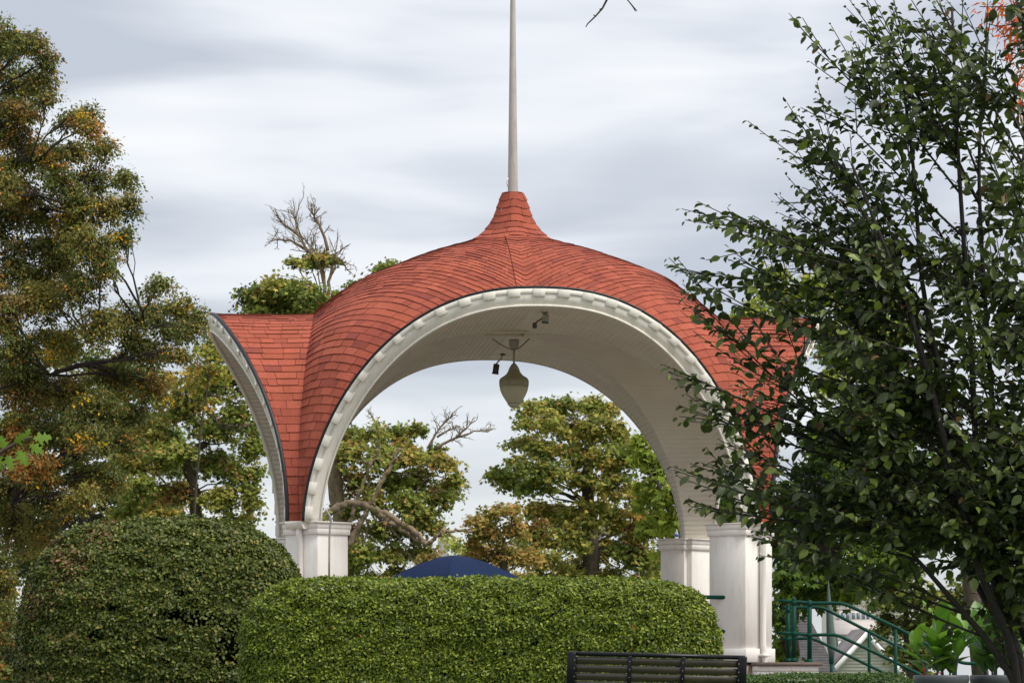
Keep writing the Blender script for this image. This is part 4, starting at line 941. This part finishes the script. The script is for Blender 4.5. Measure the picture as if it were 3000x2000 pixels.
# ------------------------------------------------------------------ clipped hedges
M['leafhedge'] = toned('hedge_leaf', 0.45, translucent=0.2, spec=0.35)
def hedge(name, label, cx, d, L_, Dp, H_, z0, leaf, pal, seed, n, T=T_RHOMB, exps=(3.2, 2.6), rz=0.0, dip=None, tint=None, holes=None, cat='hedge', crev=.035, crev_f=1.0):
    r = np.random.default_rng(seed); root = thing(name, label, cat, (cx, d, z0), rz)
    a, b, c = L_/2, Dp/2, H_
    def surf(u, v):        # u angle in plan, v 0..1 height angle
        e1, e2 = 2/exps[0], 2/exps[1]; cu, su = np.cos(u), np.sin(u); cv, sv = np.cos(v), np.sin(v)
        pl = np.sign(cv)*np.abs(cv)**e2; x = a*np.sign(cu)*np.abs(cu)**e1*pl; y = b*np.sign(su)*np.abs(su)**e1*pl; z = c*np.sign(sv)*np.abs(sv)**e2
        return np.stack([x, y, z], -1)
    ph = r.uniform(0, 6.28, (7, 3)); fr = r.normal(size=(7, 3)) * 3.2
    def bump(p):
        s_ = 0
        for i in range(7): s_ = s_ + np.sin(p @ fr[i] + ph[i, 0]) / 7
        return s_
    # near-black core: its colour stands for the shade inside the hedge
    nu, nv = 64, 20; U = np.linspace(0, 2*pi, nu+1)[:-1]; Vv = np.linspace(-.02, pi/2, nv)
    G = np.array([[surf(np.array(u), np.array(v)) for u in U] for v in Vv]); 
    Nn = G / np.array([a*a, b*b, c*c]); Nn /= np.linalg.norm(Nn, axis=2)[:, :, None] + 1e-9
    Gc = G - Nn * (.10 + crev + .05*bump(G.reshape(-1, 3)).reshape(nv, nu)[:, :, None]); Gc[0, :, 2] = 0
    mb = MB(); mb.add(Gc.reshape(-1, 3), [(i*nu+j, i*nu+(j+1) % nu, (i+1)*nu+(j+1) % nu, (i+1)*nu+j) for i in range(nv-1) for j in range(nu)]); mb.build('shade_core', M['hedgecore'], root, True)
    # area weighted sampling on the surface
    nn = n * 3; x = r.uniform(-a, a, nn); y = r.uniform(-b, b, nn); z = r.uniform(0, c, nn)
    # rejection: sample the shell implicitly
    def F_(p): return ((np.abs(p[:, 0]/a)**exps[0] + np.abs(p[:, 1]/b)**exps[0])**(exps[1]/exps[0]) + np.abs(p[:, 2]/c)**exps[1])
    pts = []
    while sum(map(len, pts)) < n:
        p = np.stack([r.uniform(-a*1.02, a*1.02, 60000), r.uniform(-b*1.02, b*1.02*.35 if False else b*1.02, 60000), r.uniform(0, c*1.02, 60000)], 1)
        f = F_(p); g = np.stack([np.abs(p[:, 0]/a)**(exps[0]-1)/a, np.abs(p[:, 1]/b)**(exps[0]-1)/b, np.abs(p[:, 2]/c)**(exps[1]-1)/c], 1)*2.6
        dist = (1 - f) / (np.linalg.norm(g, axis=1) + 1e-6); ok = (dist > -.01) & (dist < .10) & (p[:, 1] < b*.45); pts.append(p[ok])
    p = np.vstack(pts)[:n]; f = F_(p)
    K3 = r.normal(size=(10, 3)) * np.array([7.0, 7.0, 15.0]) * crev_f; P3 = r.uniform(0, 6.28, 10)
    cv_ = sum(np.sin(p @ K3[i] + P3[i] + 1.3*np.sin(p @ K3[(i+3) % 10] * .45)) for i in range(10)) / 4.5
    nr = np.stack([np.sign(p[:, 0])*np.abs(p[:, 0]/a)**(exps[0]-1)/a, np.sign(p[:, 1])*np.abs(p[:, 1]/b)**(exps[0]-1)/b, np.abs(p[:, 2]/c)**(exps[1]-1)/c], 1); nr /= np.linalg.norm(nr, axis=1)[:, None] + 1e-9
    bp = bump(p); p = p + nr * (.05*bp + crev*np.clip(cv_, -1.1, .7) + r.normal(size=n)*.012)[:, None]
    if holes is not None:
        keep = np.ones(n, bool)
        for hx, hzz, hr, hrz in holes:
            w = ((p[:, 0]-hx)/hr)**2 + ((p[:, 2]-hzz)/hrz)**2 + r.normal(size=n)*.7; keep &= ~((w < 1) & (p[:, 1] < 0))
        p, nr, bp = p[keep], nr[keep], bp[keep]
    m_ = len(p); up = nr*1.0 + np.array([0, 0, .55]) + r.normal(size=(m_, 3))*.42
    yd = np.cross(nr, r.normal(size=(m_, 3))) + nr*.55 + r.normal(size=(m_, 3))*.3 - np.array([0, 0, .25])
    col = pick(r, pal, m_, .2) * .53
    if tint is not None: col = tint(p, col, r)
    mb = MB(); leaves(mb, T, p, yd, up, leaf*r.uniform(.6, 1.25, m_), col); mb.build('leaves', M['leafhedge'], root)
    return root
d = 46; s_ = mpx(d); cx = P((712+2108)/2, 0, d)[0]; gz = ground_z(d); Hh = EYE + (2000-1699)*s_ - gz
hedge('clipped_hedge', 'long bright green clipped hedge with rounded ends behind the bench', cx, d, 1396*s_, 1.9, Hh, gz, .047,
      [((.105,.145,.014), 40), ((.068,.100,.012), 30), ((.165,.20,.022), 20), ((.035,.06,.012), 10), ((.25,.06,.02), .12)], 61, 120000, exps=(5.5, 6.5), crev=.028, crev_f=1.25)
d = 52; s_ = mpx(d); cx = P((62+906)/2, 0, d)[0]; gz = ground_z(d); Hh = EYE + (2000-1528)*s_ - gz
def bt(p, col, r):
    a = 880*s_/2; w = np.clip((-p[:, 0]/a - .15)*1.3, 0, 1) * np.clip((p[:, 2]/Hh - .5)*2.2, 0, 1); w2 = np.clip((-p[:, 0]/a-.3)*1.2, 0, 1)*.25
    pick_ = (r.uniform(0, 1, len(p)) < (w*1.0 + w2)*(.6 + .8*np.sin(p[:, 0]*7)*np.sin(p[:, 2]*6)))
    alt = np.array([(.30,.17,.08), (.34,.22,.12), (.16,.15,.04), (.16,.07,.03)])[r.integers(0, 4, len(p))]
    return np.where(pick_[:, None], alt, col)
hedge('rounded_hedge', 'tall dark green rounded hedge at left with reddish leaf tips on its shoulder', cx, d, 846*s_, 3.0, Hh, gz, .052,
      [((.052,.074,.012), 40), ((.036,.052,.009), 28), ((.084,.104,.018), 22), ((.15,.14,.035), 10)], 62, 135000, exps=(3.2, 3.6), tint=bt, crev=.045,
      holes=[(.2, 1.22, .24, .07), (.36, 1.5, .15, .06), (.97, .80, .20, .34), (-.1, 1.85, .10, .04), (.55, 1.15, .3, .12), (-.8, .95, .16, .07), (-.55, 1.3, .10, .05), (.1, .9, .12, .05)], T=T_OV)
d = 58; s_ = mpx(d); cx = P((2120+2660)/2, 0, d)[0]; gz = ground_z(d)
hedge('low_hedge', 'low dark green clipped hedge at the foot of the stair landing', cx, d, 600*s_, .9, EYE + 27*s_ - gz, gz, .04,
      [((.04,.085,.016), 50), ((.028,.06,.013), 40), ((.08,.12,.02), 10)], 63, 26000, exps=(4, 4), crev=.008)
# stray shoots of the rounded hedge
# ------------------------------------------------------------------ beech in the right foreground
def beech():
    d = 22.0; s = mpx(d); r = np.random.default_rng(71); root = thing('beech_tree', 'dark multi-stemmed beech with broad glossy leaves in the right foreground', 'tree', (*P(2985, 0, d)[:2], ground_z(d)))
    base = np.array(root.location); wd = MB(); lv = MB()
    pal = [((.022,.032,.009), 36), ((.032,.046,.010), 30), ((.014,.021,.008), 26), ((.055,.075,.013), 7), ((.07,.045,.02), 1)]
    def Q(px, py, dd=0.0): p = P(px, py, d); p[1] += dd; return p
    def smooth(pts, n=14):
        q = np.array(pts, float); f = np.linspace(0, len(q)-1, n); q = np.stack([np.interp(f, np.arange(len(q)), q[:, i]) for i in range(3)], 1)
        for _ in range(2): q[1:-1] = (q[:-2] + 2*q[1:-1] + q[2:]) / 4
        return q
    # stems
    stems = [[(2990,2150),(2975,2000),(2877,1864),(2779,1757),(2660,1620),(2560,1560)], [(3000,2150),(3000,1962),(2975,1889),(2926,1762),(2890,1600),(2860,1350),(2847,1000),(2818,631),(2800,300),(2790,20)],
             [(3010,2150),(2985,1900),(2920,1800),(2840,1650),(2740,1500),(2620,1380),(2500,1300)], [(3020,2150),(3040,1960),(3000,1840),(2950,1700),(2930,1400),(2900,1000),(2880,700),(2870,436),(2900,100)],
             [(3030,2150),(3080,1800),(3060,1400),(3020,1000),(2990,600),(3000,200)], [(2995,2150),(2960,1880),(2860,1700),(2760,1350),(2700,1100),(2640,900),(2560,700),(2480,500)],
             [(3005,2150),(2960,1800),(2880,1480),(2780,1200),(2700,850),(2680,500),(2640,200)]]
    nodes = []
    for i, st in enumerate(stems):
        dd = r.uniform(-.35, .35); q = smooth([Q(a, b, dd * min(1, k/3)) for k, (a, b) in enumerate(st)], 26)
        wd.tube(q, np.linspace(.027 if i != 1 else .033, .007, len(q)), 8); nodes += [(p, k/26) for k, p in enumerate(q) if k > 5]
    NP = np.array([n_[0] for n_ in nodes])
    def sprig(q, nl, size=1.0, bare=.0, start=.1):
        """leaves alternate along twig q"""
        L_ = np.concatenate([[0], np.cumsum(np.linalg.norm(np.diff(q, axis=0), axis=1))]); tot = L_[-1]
        f = np.linspace(start, 1, nl); pos = np.stack([np.interp(f*tot, L_, q[:, i]) for i in range(3)], 1)
        t = np.gradient(pos, axis=0); t /= np.linalg.norm(t, axis=1)[:, None] + 1e-9
        side = np.cross(t, np.array([0, 0, 1.0]) + r.normal(size=3)*.25); side /= np.linalg.norm(side, axis=1)[:, None] + 1e-9
        sg = np.where(np.arange(nl) % 2, 1, -1)[:, None]
        yd = t*.75 + side*sg*r.uniform(.5, 1.1, (nl, 1)) + r.normal(size=(nl, 3))*.25 - np.array([0, 0, .22])
        up = np.array([0, 0, 1.0]) + r.normal(size=(nl, 3))*.5
        droop = r.uniform(0, 1, nl) < .25
        yd[droop] += np.array([0, 0, -1.1]); up[droop] += np.array([0, -1.4, 0.])
        sz = .085*size*r.uniform(.6, 1.12, nl)*np.interp(f, [0, .75, 1], [1, .95, .42])
        cc = pick(r, pal, nl, .25); k_ = r.uniform(0, 1, nl) < .4
        for T_, s_ in ((T_OV2, k_), (T_OV, ~k_)):
            if s_.any(): leaves(lv, T_, (pos + yd*.006)[s_], yd[s_], up[s_], sz[s_], cc[s_])
    def bough(o, tip, r0, nl=16, depth=1, sag=.10, size=1.0, sub=6, vs_=.35):
        n = 12; f = np.linspace(0, 1, n)[:, None]; Lg = np.linalg.norm(tip-o)
        ctrl = (o + tip)/2 + np.array([r.normal()*.05, r.normal()*.08, r.uniform(-.16, .03)])*Lg*sag*6
        q = (1-f)**2*o + 2*f*(1-f)*ctrl + f*f*tip; wd.tube(q, np.linspace(r0, .0022, n), 5)
        sprig(q, nl, size, start=.12)
        if depth:
            for k in range(sub):
                i = r.integers(2, n-2); t = q[i+1]-q[i-1]; t /= np.linalg.norm(t); w = t*.9 + np.array([r.normal()*.35, r.normal()*.5, r.normal()*vs_]); w /= np.linalg.norm(w)
                ln = Lg*(1 - i/n)*r.uniform(.5, .85) + .06
                bough(q[i], q[i] + w*ln, max(.0028, r0*.5), max(5, int(ln/.045)), depth-1, sag, size, 4, vs_)
    tips = [(2323,88),(2322,290),(2330,355),(2345,435),(2318,492),(2480,0),(2512,115),(2484,160),(2560,0),(2640,-20),(2740,-10),(2840,-20),(2395,275),(2400,400),(2350,480),(2600,60),(2700,40),
            (2005,590),(1990,738),(1992,795),(2070,675),(2030,835),(2150,620),(2200,640),(2280,690),(2430,590),(2000,800+30),
            (1970,1078),(1990,1182),(2045,1170),(1965,1375),(1996,1387),(2010,1490),(2100,1300),(2220,1570),(2215,1545),(2190,1420),(2240,1050),(2230,860),(2130,760),(2260,1560),(2060,1345),(2120,1240),(2150,1130)]
    for px, py in tips:
        tip = Q(px, py, r.uniform(-.4, .4)); v = NP - tip; dist = np.linalg.norm(v, axis=1)
        # origin: a stem node to the lower right
        tgt = Q(px + r.uniform(180, 380), py + r.uniform(330, 620)) if py < 560 else Q(px + r.uniform(420, 640), py + r.uniform(120, 330))
        left = px < 2260 and py > 560; i = np.argmin(np.linalg.norm(NP - tgt, axis=1)); o = NP[i]
        Lg = np.linalg.norm(tip-o); bough(o, tip, .008, int(Lg/.034), 1, .05, 1.0 if left else .95, 6 if left else 8, .16 if left else .35)
    # filling boughs in the body of the crown
    poly = [(2440,420),(2500,120),(2640,20),(3050,-60),(3080,1800),(2860,1700),(2640,1610),(2450,1530),(2340,1480),(2330,1350),(2400,1150),(2360,930),(2370,780),(2470,650)]
    def inside(x, y):
        c = False; n = len(poly)
        for i in range(n):
            (xa, ya), (xb, yb) = poly[i], poly[(i+1) % n]
            if (ya > y) != (yb > y) and x < (xb-xa)*(y-ya)/(yb-ya) + xa: c = not c
        return c
    k = 0
    while k < 165:
        px, py = r.uniform(2150, 3080), r.uniform(-60, 1800)
        if not inside(px, py): continue
        if py < 700 and r.random() < (.9 if px < 2720 else .74): continue
        tip = Q(px, py, r.uniform(-.8, .9)); tgt = Q(px + r.uniform(120, 330), py + r.uniform(80, 300)); i = np.argmin(np.linalg.norm(NP - tgt, axis=1) + r.uniform(0, .3, len(NP)))
        o = NP[i]; Lg = np.linalg.norm(tip-o)
        if Lg > 2.2 or Lg < .12: continue
        bough(o, tip, .007, max(6, int(Lg/.034)), 1, .06, 1.0, 7); k += 1
    for m_ in (lv, wd):
        for i in range(len(m_.v)): m_.v[i] = m_.v[i] - base
    wd.build('trunk', M['barkdark'], root, True); lv.build('crown', M['leafgloss'], root); print('beech leaves', lv.n//9)
beech()
# ------------------------------------------------------------------ rusty tree at the top right corner
def rusty():
    d = 27.0; r = np.random.default_rng(81); b = P(3420, 0, d); b[2] = ground_z(d); root = thing('rust_red_tree', 'rusty red leaved tree reaching into the top right corner', 'tree', b)
    wd = MB(); lv = MB(); top = P(3400, 300, d); wd.tube(curve(b, top, r, .03, 10), np.linspace(.11, .05, 10), 10)
    for px, py in [(2890,70),(2925,25),(2960,70),(2985,120),(2950,150),(2990,190),(2965,215),(2995,270),(2870,20),(2930,110),(3010,60),(2910,-20),(2980,20),(2975,300),(3000,330)]:
        tip = P(px, py, d); q = curve(P(3300+r.uniform(-60, 60), py+r.uniform(0, 90), d), tip, r, .08, 9); wd.tube(q, np.linspace(.012, .003, 9), 5)
        wd.tube(curve(top, q[0], r, .05, 5), np.linspace(.03, .012, 5), 6)
        n = 60; f = np.sqrt(r.uniform(.2, 1, n)); pos = np.stack([np.interp(f, np.linspace(0, 1, 9), q[:, i]) for i in range(3)], 1) + r.normal(size=(n, 3))*.028
        yd = np.array([-.5, 0, -.6]) + r.normal(size=(n, 3))*.55; leaves(lv, T_LANCE, pos, yd, np.array([0, -.3, 1.0]) + r.normal(size=(n, 3))*.6, .085*r.uniform(.6, 1.2, n),
               pick(r, [((.30,.06,.025), 40), ((.20,.045,.025), 30), ((.38,.12,.03), 20), ((.12,.08,.02), 12)], n))
    for m_ in (lv, wd):
        for i in range(len(m_.v)): m_.v[i] = m_.v[i] - b
    wd.build('trunk', M['bark'], root, True); lv.build('crown', M['leaf'], root)
rusty()
# ------------------------------------------------------------------ near oak out of frame at left: lime sprig and a bare twig overhead
def near_oak():
    d = 18.0; s = mpx(d); r = np.random.default_rng(91); b = P(-900, 0, d); b[2] = ground_z(d)
    root = thing('near_oak', 'near oak standing out of view at left, its lime green lobed sprig reaching in', 'tree', b); wd = MB(); lv = MB(); tw = MB()
    top = P(-850, -700, d); wd.tube(curve(b, top, r, .02, 12), np.linspace(.16, .09, 12), 12)
    o = P(-830, 1150, d); q = np.array([o, P(-500, 1180, d), P(-200, 1270, d), P(-60, 1330, d), P(0, 1325, d), P(60, 1290, d), P(95, 1280, d)]); wd.tube(q, np.linspace(.03, .0035, len(q)), 6)
    half = [(.0,.0),(.05,.12),(.20,.14),(.10,.26),(.30,.34),(.42,.46),(.22,.50),(.14,.58),(.38,.74),(.20,.74),(.12,.82),(.16,.94)]
    pts = [(0,0,0)] + [(x_, y_, -abs(x_)*.25+.02) for x_, y_ in half[1:]] + [(0,1,-.08)] + [(-x_, y_, -abs(x_)*.25+.02) for x_, y_ in half[1:][::-1]]
    n = len(pts); ctr = [(0, y_, 0) for y_ in (.14,.26,.50,.74)]; TO = (np.array(pts + ctr), [])
    m = len(half)-1; c = n; R_ = lambda i: i; L__ = lambda i: n-i
    fs = []
    for S in (R_, L__):
        rows = [(0, 1, 2, c), ]
        rows = [[0, S(1), S(2), c], [c, S(2), S(3), c+1], [c+1, S(3), S(4), S(5), S(6), c+2], [c+2, S(6), S(7)], [c+2, S(7), c+3], [c+3, S(7), S(8), S(9)], [c+3, S(9), S(10), S(11), m+1]]
        fs += [tuple(f) if S is R_ else tuple(f[::-1]) for f in rows]
    TO = (TO[0], fs)
    lf = [(95,1285,.7,.25,72),(85,1300,.75,-.45,62),(40,1300,.6,.75,60),(50,1315,.5,-.8,70),(15,1320,-.2,.8,60),(20,1330,.3,-.9,66),(-20,1330,.4,-.6,64),(-30,1320,-.3,.7,60),(0,1340,-.5,-.8,56),(70,1290,.3,.9,48),(-80,1320,-.1,-.9,60),(-60,1310,.2,.9,60)]
    for px, py, dx, dz, sz in lf:
        yd = np.array([[dx, r.normal()*.2, dz*.8-.1]]); nm = np.array([[r.normal()*.2, -1.0, .5]]); leaves(lv, TO, P(px, py, d)[None], yd, nm, np.array([sz*s*.82]), np.array([[.17,.28,.03]])*r.uniform(.8, 1.15))
    for p_ in (([(-840,-250),(300,-420),(1500,-330),(1850,-200)], .03),):
        pp = np.array([P(a, b_, d) for a, b_ in p_[0]]); f = np.linspace(0, 3, 20); q = np.stack([np.interp(f, np.arange(4), pp[:, i]) for i in range(3)], 1)
        for _ in range(3): q[1:-1] = (q[:-2]+2*q[1:-1]+q[2:])/4
        wd.tube(q, np.linspace(.05, .012, 20), 8)
    for pts_, r0 in (([(1840,-200),(1800,-60),(1778,0),(1765,25),(1745,48),(1722,70),(1716,80)], .0075), ([(1845,-200),(1835,-40),(1838,0),(1850,14),(1866,33)], .0045), ([(1838,0),(1856,24),(1862,34)], .002), ([(1765,25),(1756,28)], .003), ([(1745,48),(1738,44)], .003)):
        q = np.array([P(a, b_, d) for a, b_ in pts_]); tw.tube(q, np.linspace(r0, .0022, len(q)), 6)
    for m_ in (lv, wd, tw):
        for i in range(len(m_.v)): m_.v[i] = m_.v[i] - b
    wd.build('trunk', M['bark'], root, True); lv.build('leaf_sprig', M['leaf'], root); tw.build('bare_twig', M['barkdark'], root, True)
near_oak()
# ------------------------------------------------------------------ potted cannas
def canna(label, px, d, w, hpx, n, pal, seed, fl=False):
    r = np.random.default_rng(seed); s = mpx(d); g = ground_z(d); b = P(px, 2000, d); zt = EYE + 24*s
    pot = thing('planter', 'round dark grey planter ' + label[1], 'planter', (b[0], d, g), group='round dark planters at right')
    hh = zt - g; R = w*s/2; mb = MB(); mb.lathe([(R*.72, 0), (R*.8, .05), (R*.93, hh*.7), (R*.98, hh-.10), (R*1.0, hh-.06), (R*1.0, hh-.02), (R*.97, hh), (R*.9, hh), (R*.88, hh-.06)], 32); mb.build('pot', M['planter'], pot, True)
    mb = MB(); mb.lathe([(R*.89, hh-.08), (R*.5, hh-.05), (R*.02, hh-.05)], 24); mb.build('soil', M['bark'], pot)
    root = thing('canna_plant', label[0], 'plant', (b[0], d, zt-.06), group='potted cannas at right'); lv = MB(); st = MB()
    TC = []; m = 7
    prof = [(0,0), (.10,.12), (.22,.3), (.27,.5), (.22,.72), (.1,.9), (0,1)]
    V = []; 
    for i, (wx, y_) in enumerate(prof): V += [(-wx, y_, .28*wx - .18*y_*y_), (0, y_, -.18*y_*y_), (wx, y_, .28*wx - .18*y_*y_)]
    F = []
    for i in range(m-1): F += [(3*i, 3*i+1, 3*i+4, 3*i+3), (3*i+1, 3*i+2, 3*i+5, 3*i+4)]
    TC = (np.array(V), F)
    for k in range(n):
        x0, y0 = r.uniform(-R*.6, R*.6), r.uniform(-R*.4, R*.4); hgt = hpx*s*r.uniform(.45, .78); lean_ = np.array([x0*.5+r.normal()*.04, r.normal()*.05, 0])
        q = np.array([(x0, y0, 0), (x0+lean_[0]*.4, y0, hgt*.5), (x0+lean_[0], y0+lean_[1], hgt)]); st.tube(q, [.014, .012, .007], 6)
        for j in range(6):
            f = .15 + .85*j/5; p = np.array([[np.interp(f, [0, .5, 1], q[:, i]) for i in range(3)]]); a = r.uniform(0, 2*pi) ; out = np.array([cos(a), sin(a)*.8, 0])
            el = r.uniform(.5, 1.5) if j < 5 else 2.6; yd = (out + np.array([0, 0, el]))[None]; nm = (-out*.9 + np.array([0, -.15, .8]))[None]
            leaves(lv, TC, p, yd, nm, np.array([hpx*s*r.uniform(.32, .50)]), pick(r, pal, 1, .15))
    st.build('stem', M['leafgloss'] if False else M['canvas'], root, True); o = lv.build('leaves', M['leafcanna'], root, True)
    if fl:
        mb = MB()
        for k in range(5):
            c_ = np.array([r.uniform(-R*.8, -R*.1), -R*.7, r.uniform(.0, .12)]); 
            for j in range(6): 
                a = r.uniform(0, 6.28); mb.add([c_, c_+(.02*cos(a), -.01, .03), c_+(.035*cos(a), -.01, .05*abs(sin(a))+.01), c_+(.02*cos(a+.8), 0, .01)], [(0, 1, 2, 3)])
        mb.build('flower', M['metalred'], root)
M['leafcanna'] = toned('canna_leaf', 0.4, translucent=0.35, spec=0.5)
canna(('bright green broad leaved canna growing in the left planter', 'holding the bright green canna'), 2757, 50, 165, 215, 9, [((.048,.105,.012), 50), ((.034,.075,.010), 35), ((.07,.125,.016), 15)], 95, True)
canna(('grey-green broad leaved canna behind the beech stems at far right', 'holding the grey-green canna at the right edge'), 2925, 50.5, 168, 240, 10, [((.034,.075,.020), 45), ((.026,.060,.015), 35), ((.055,.105,.026), 20)], 96)
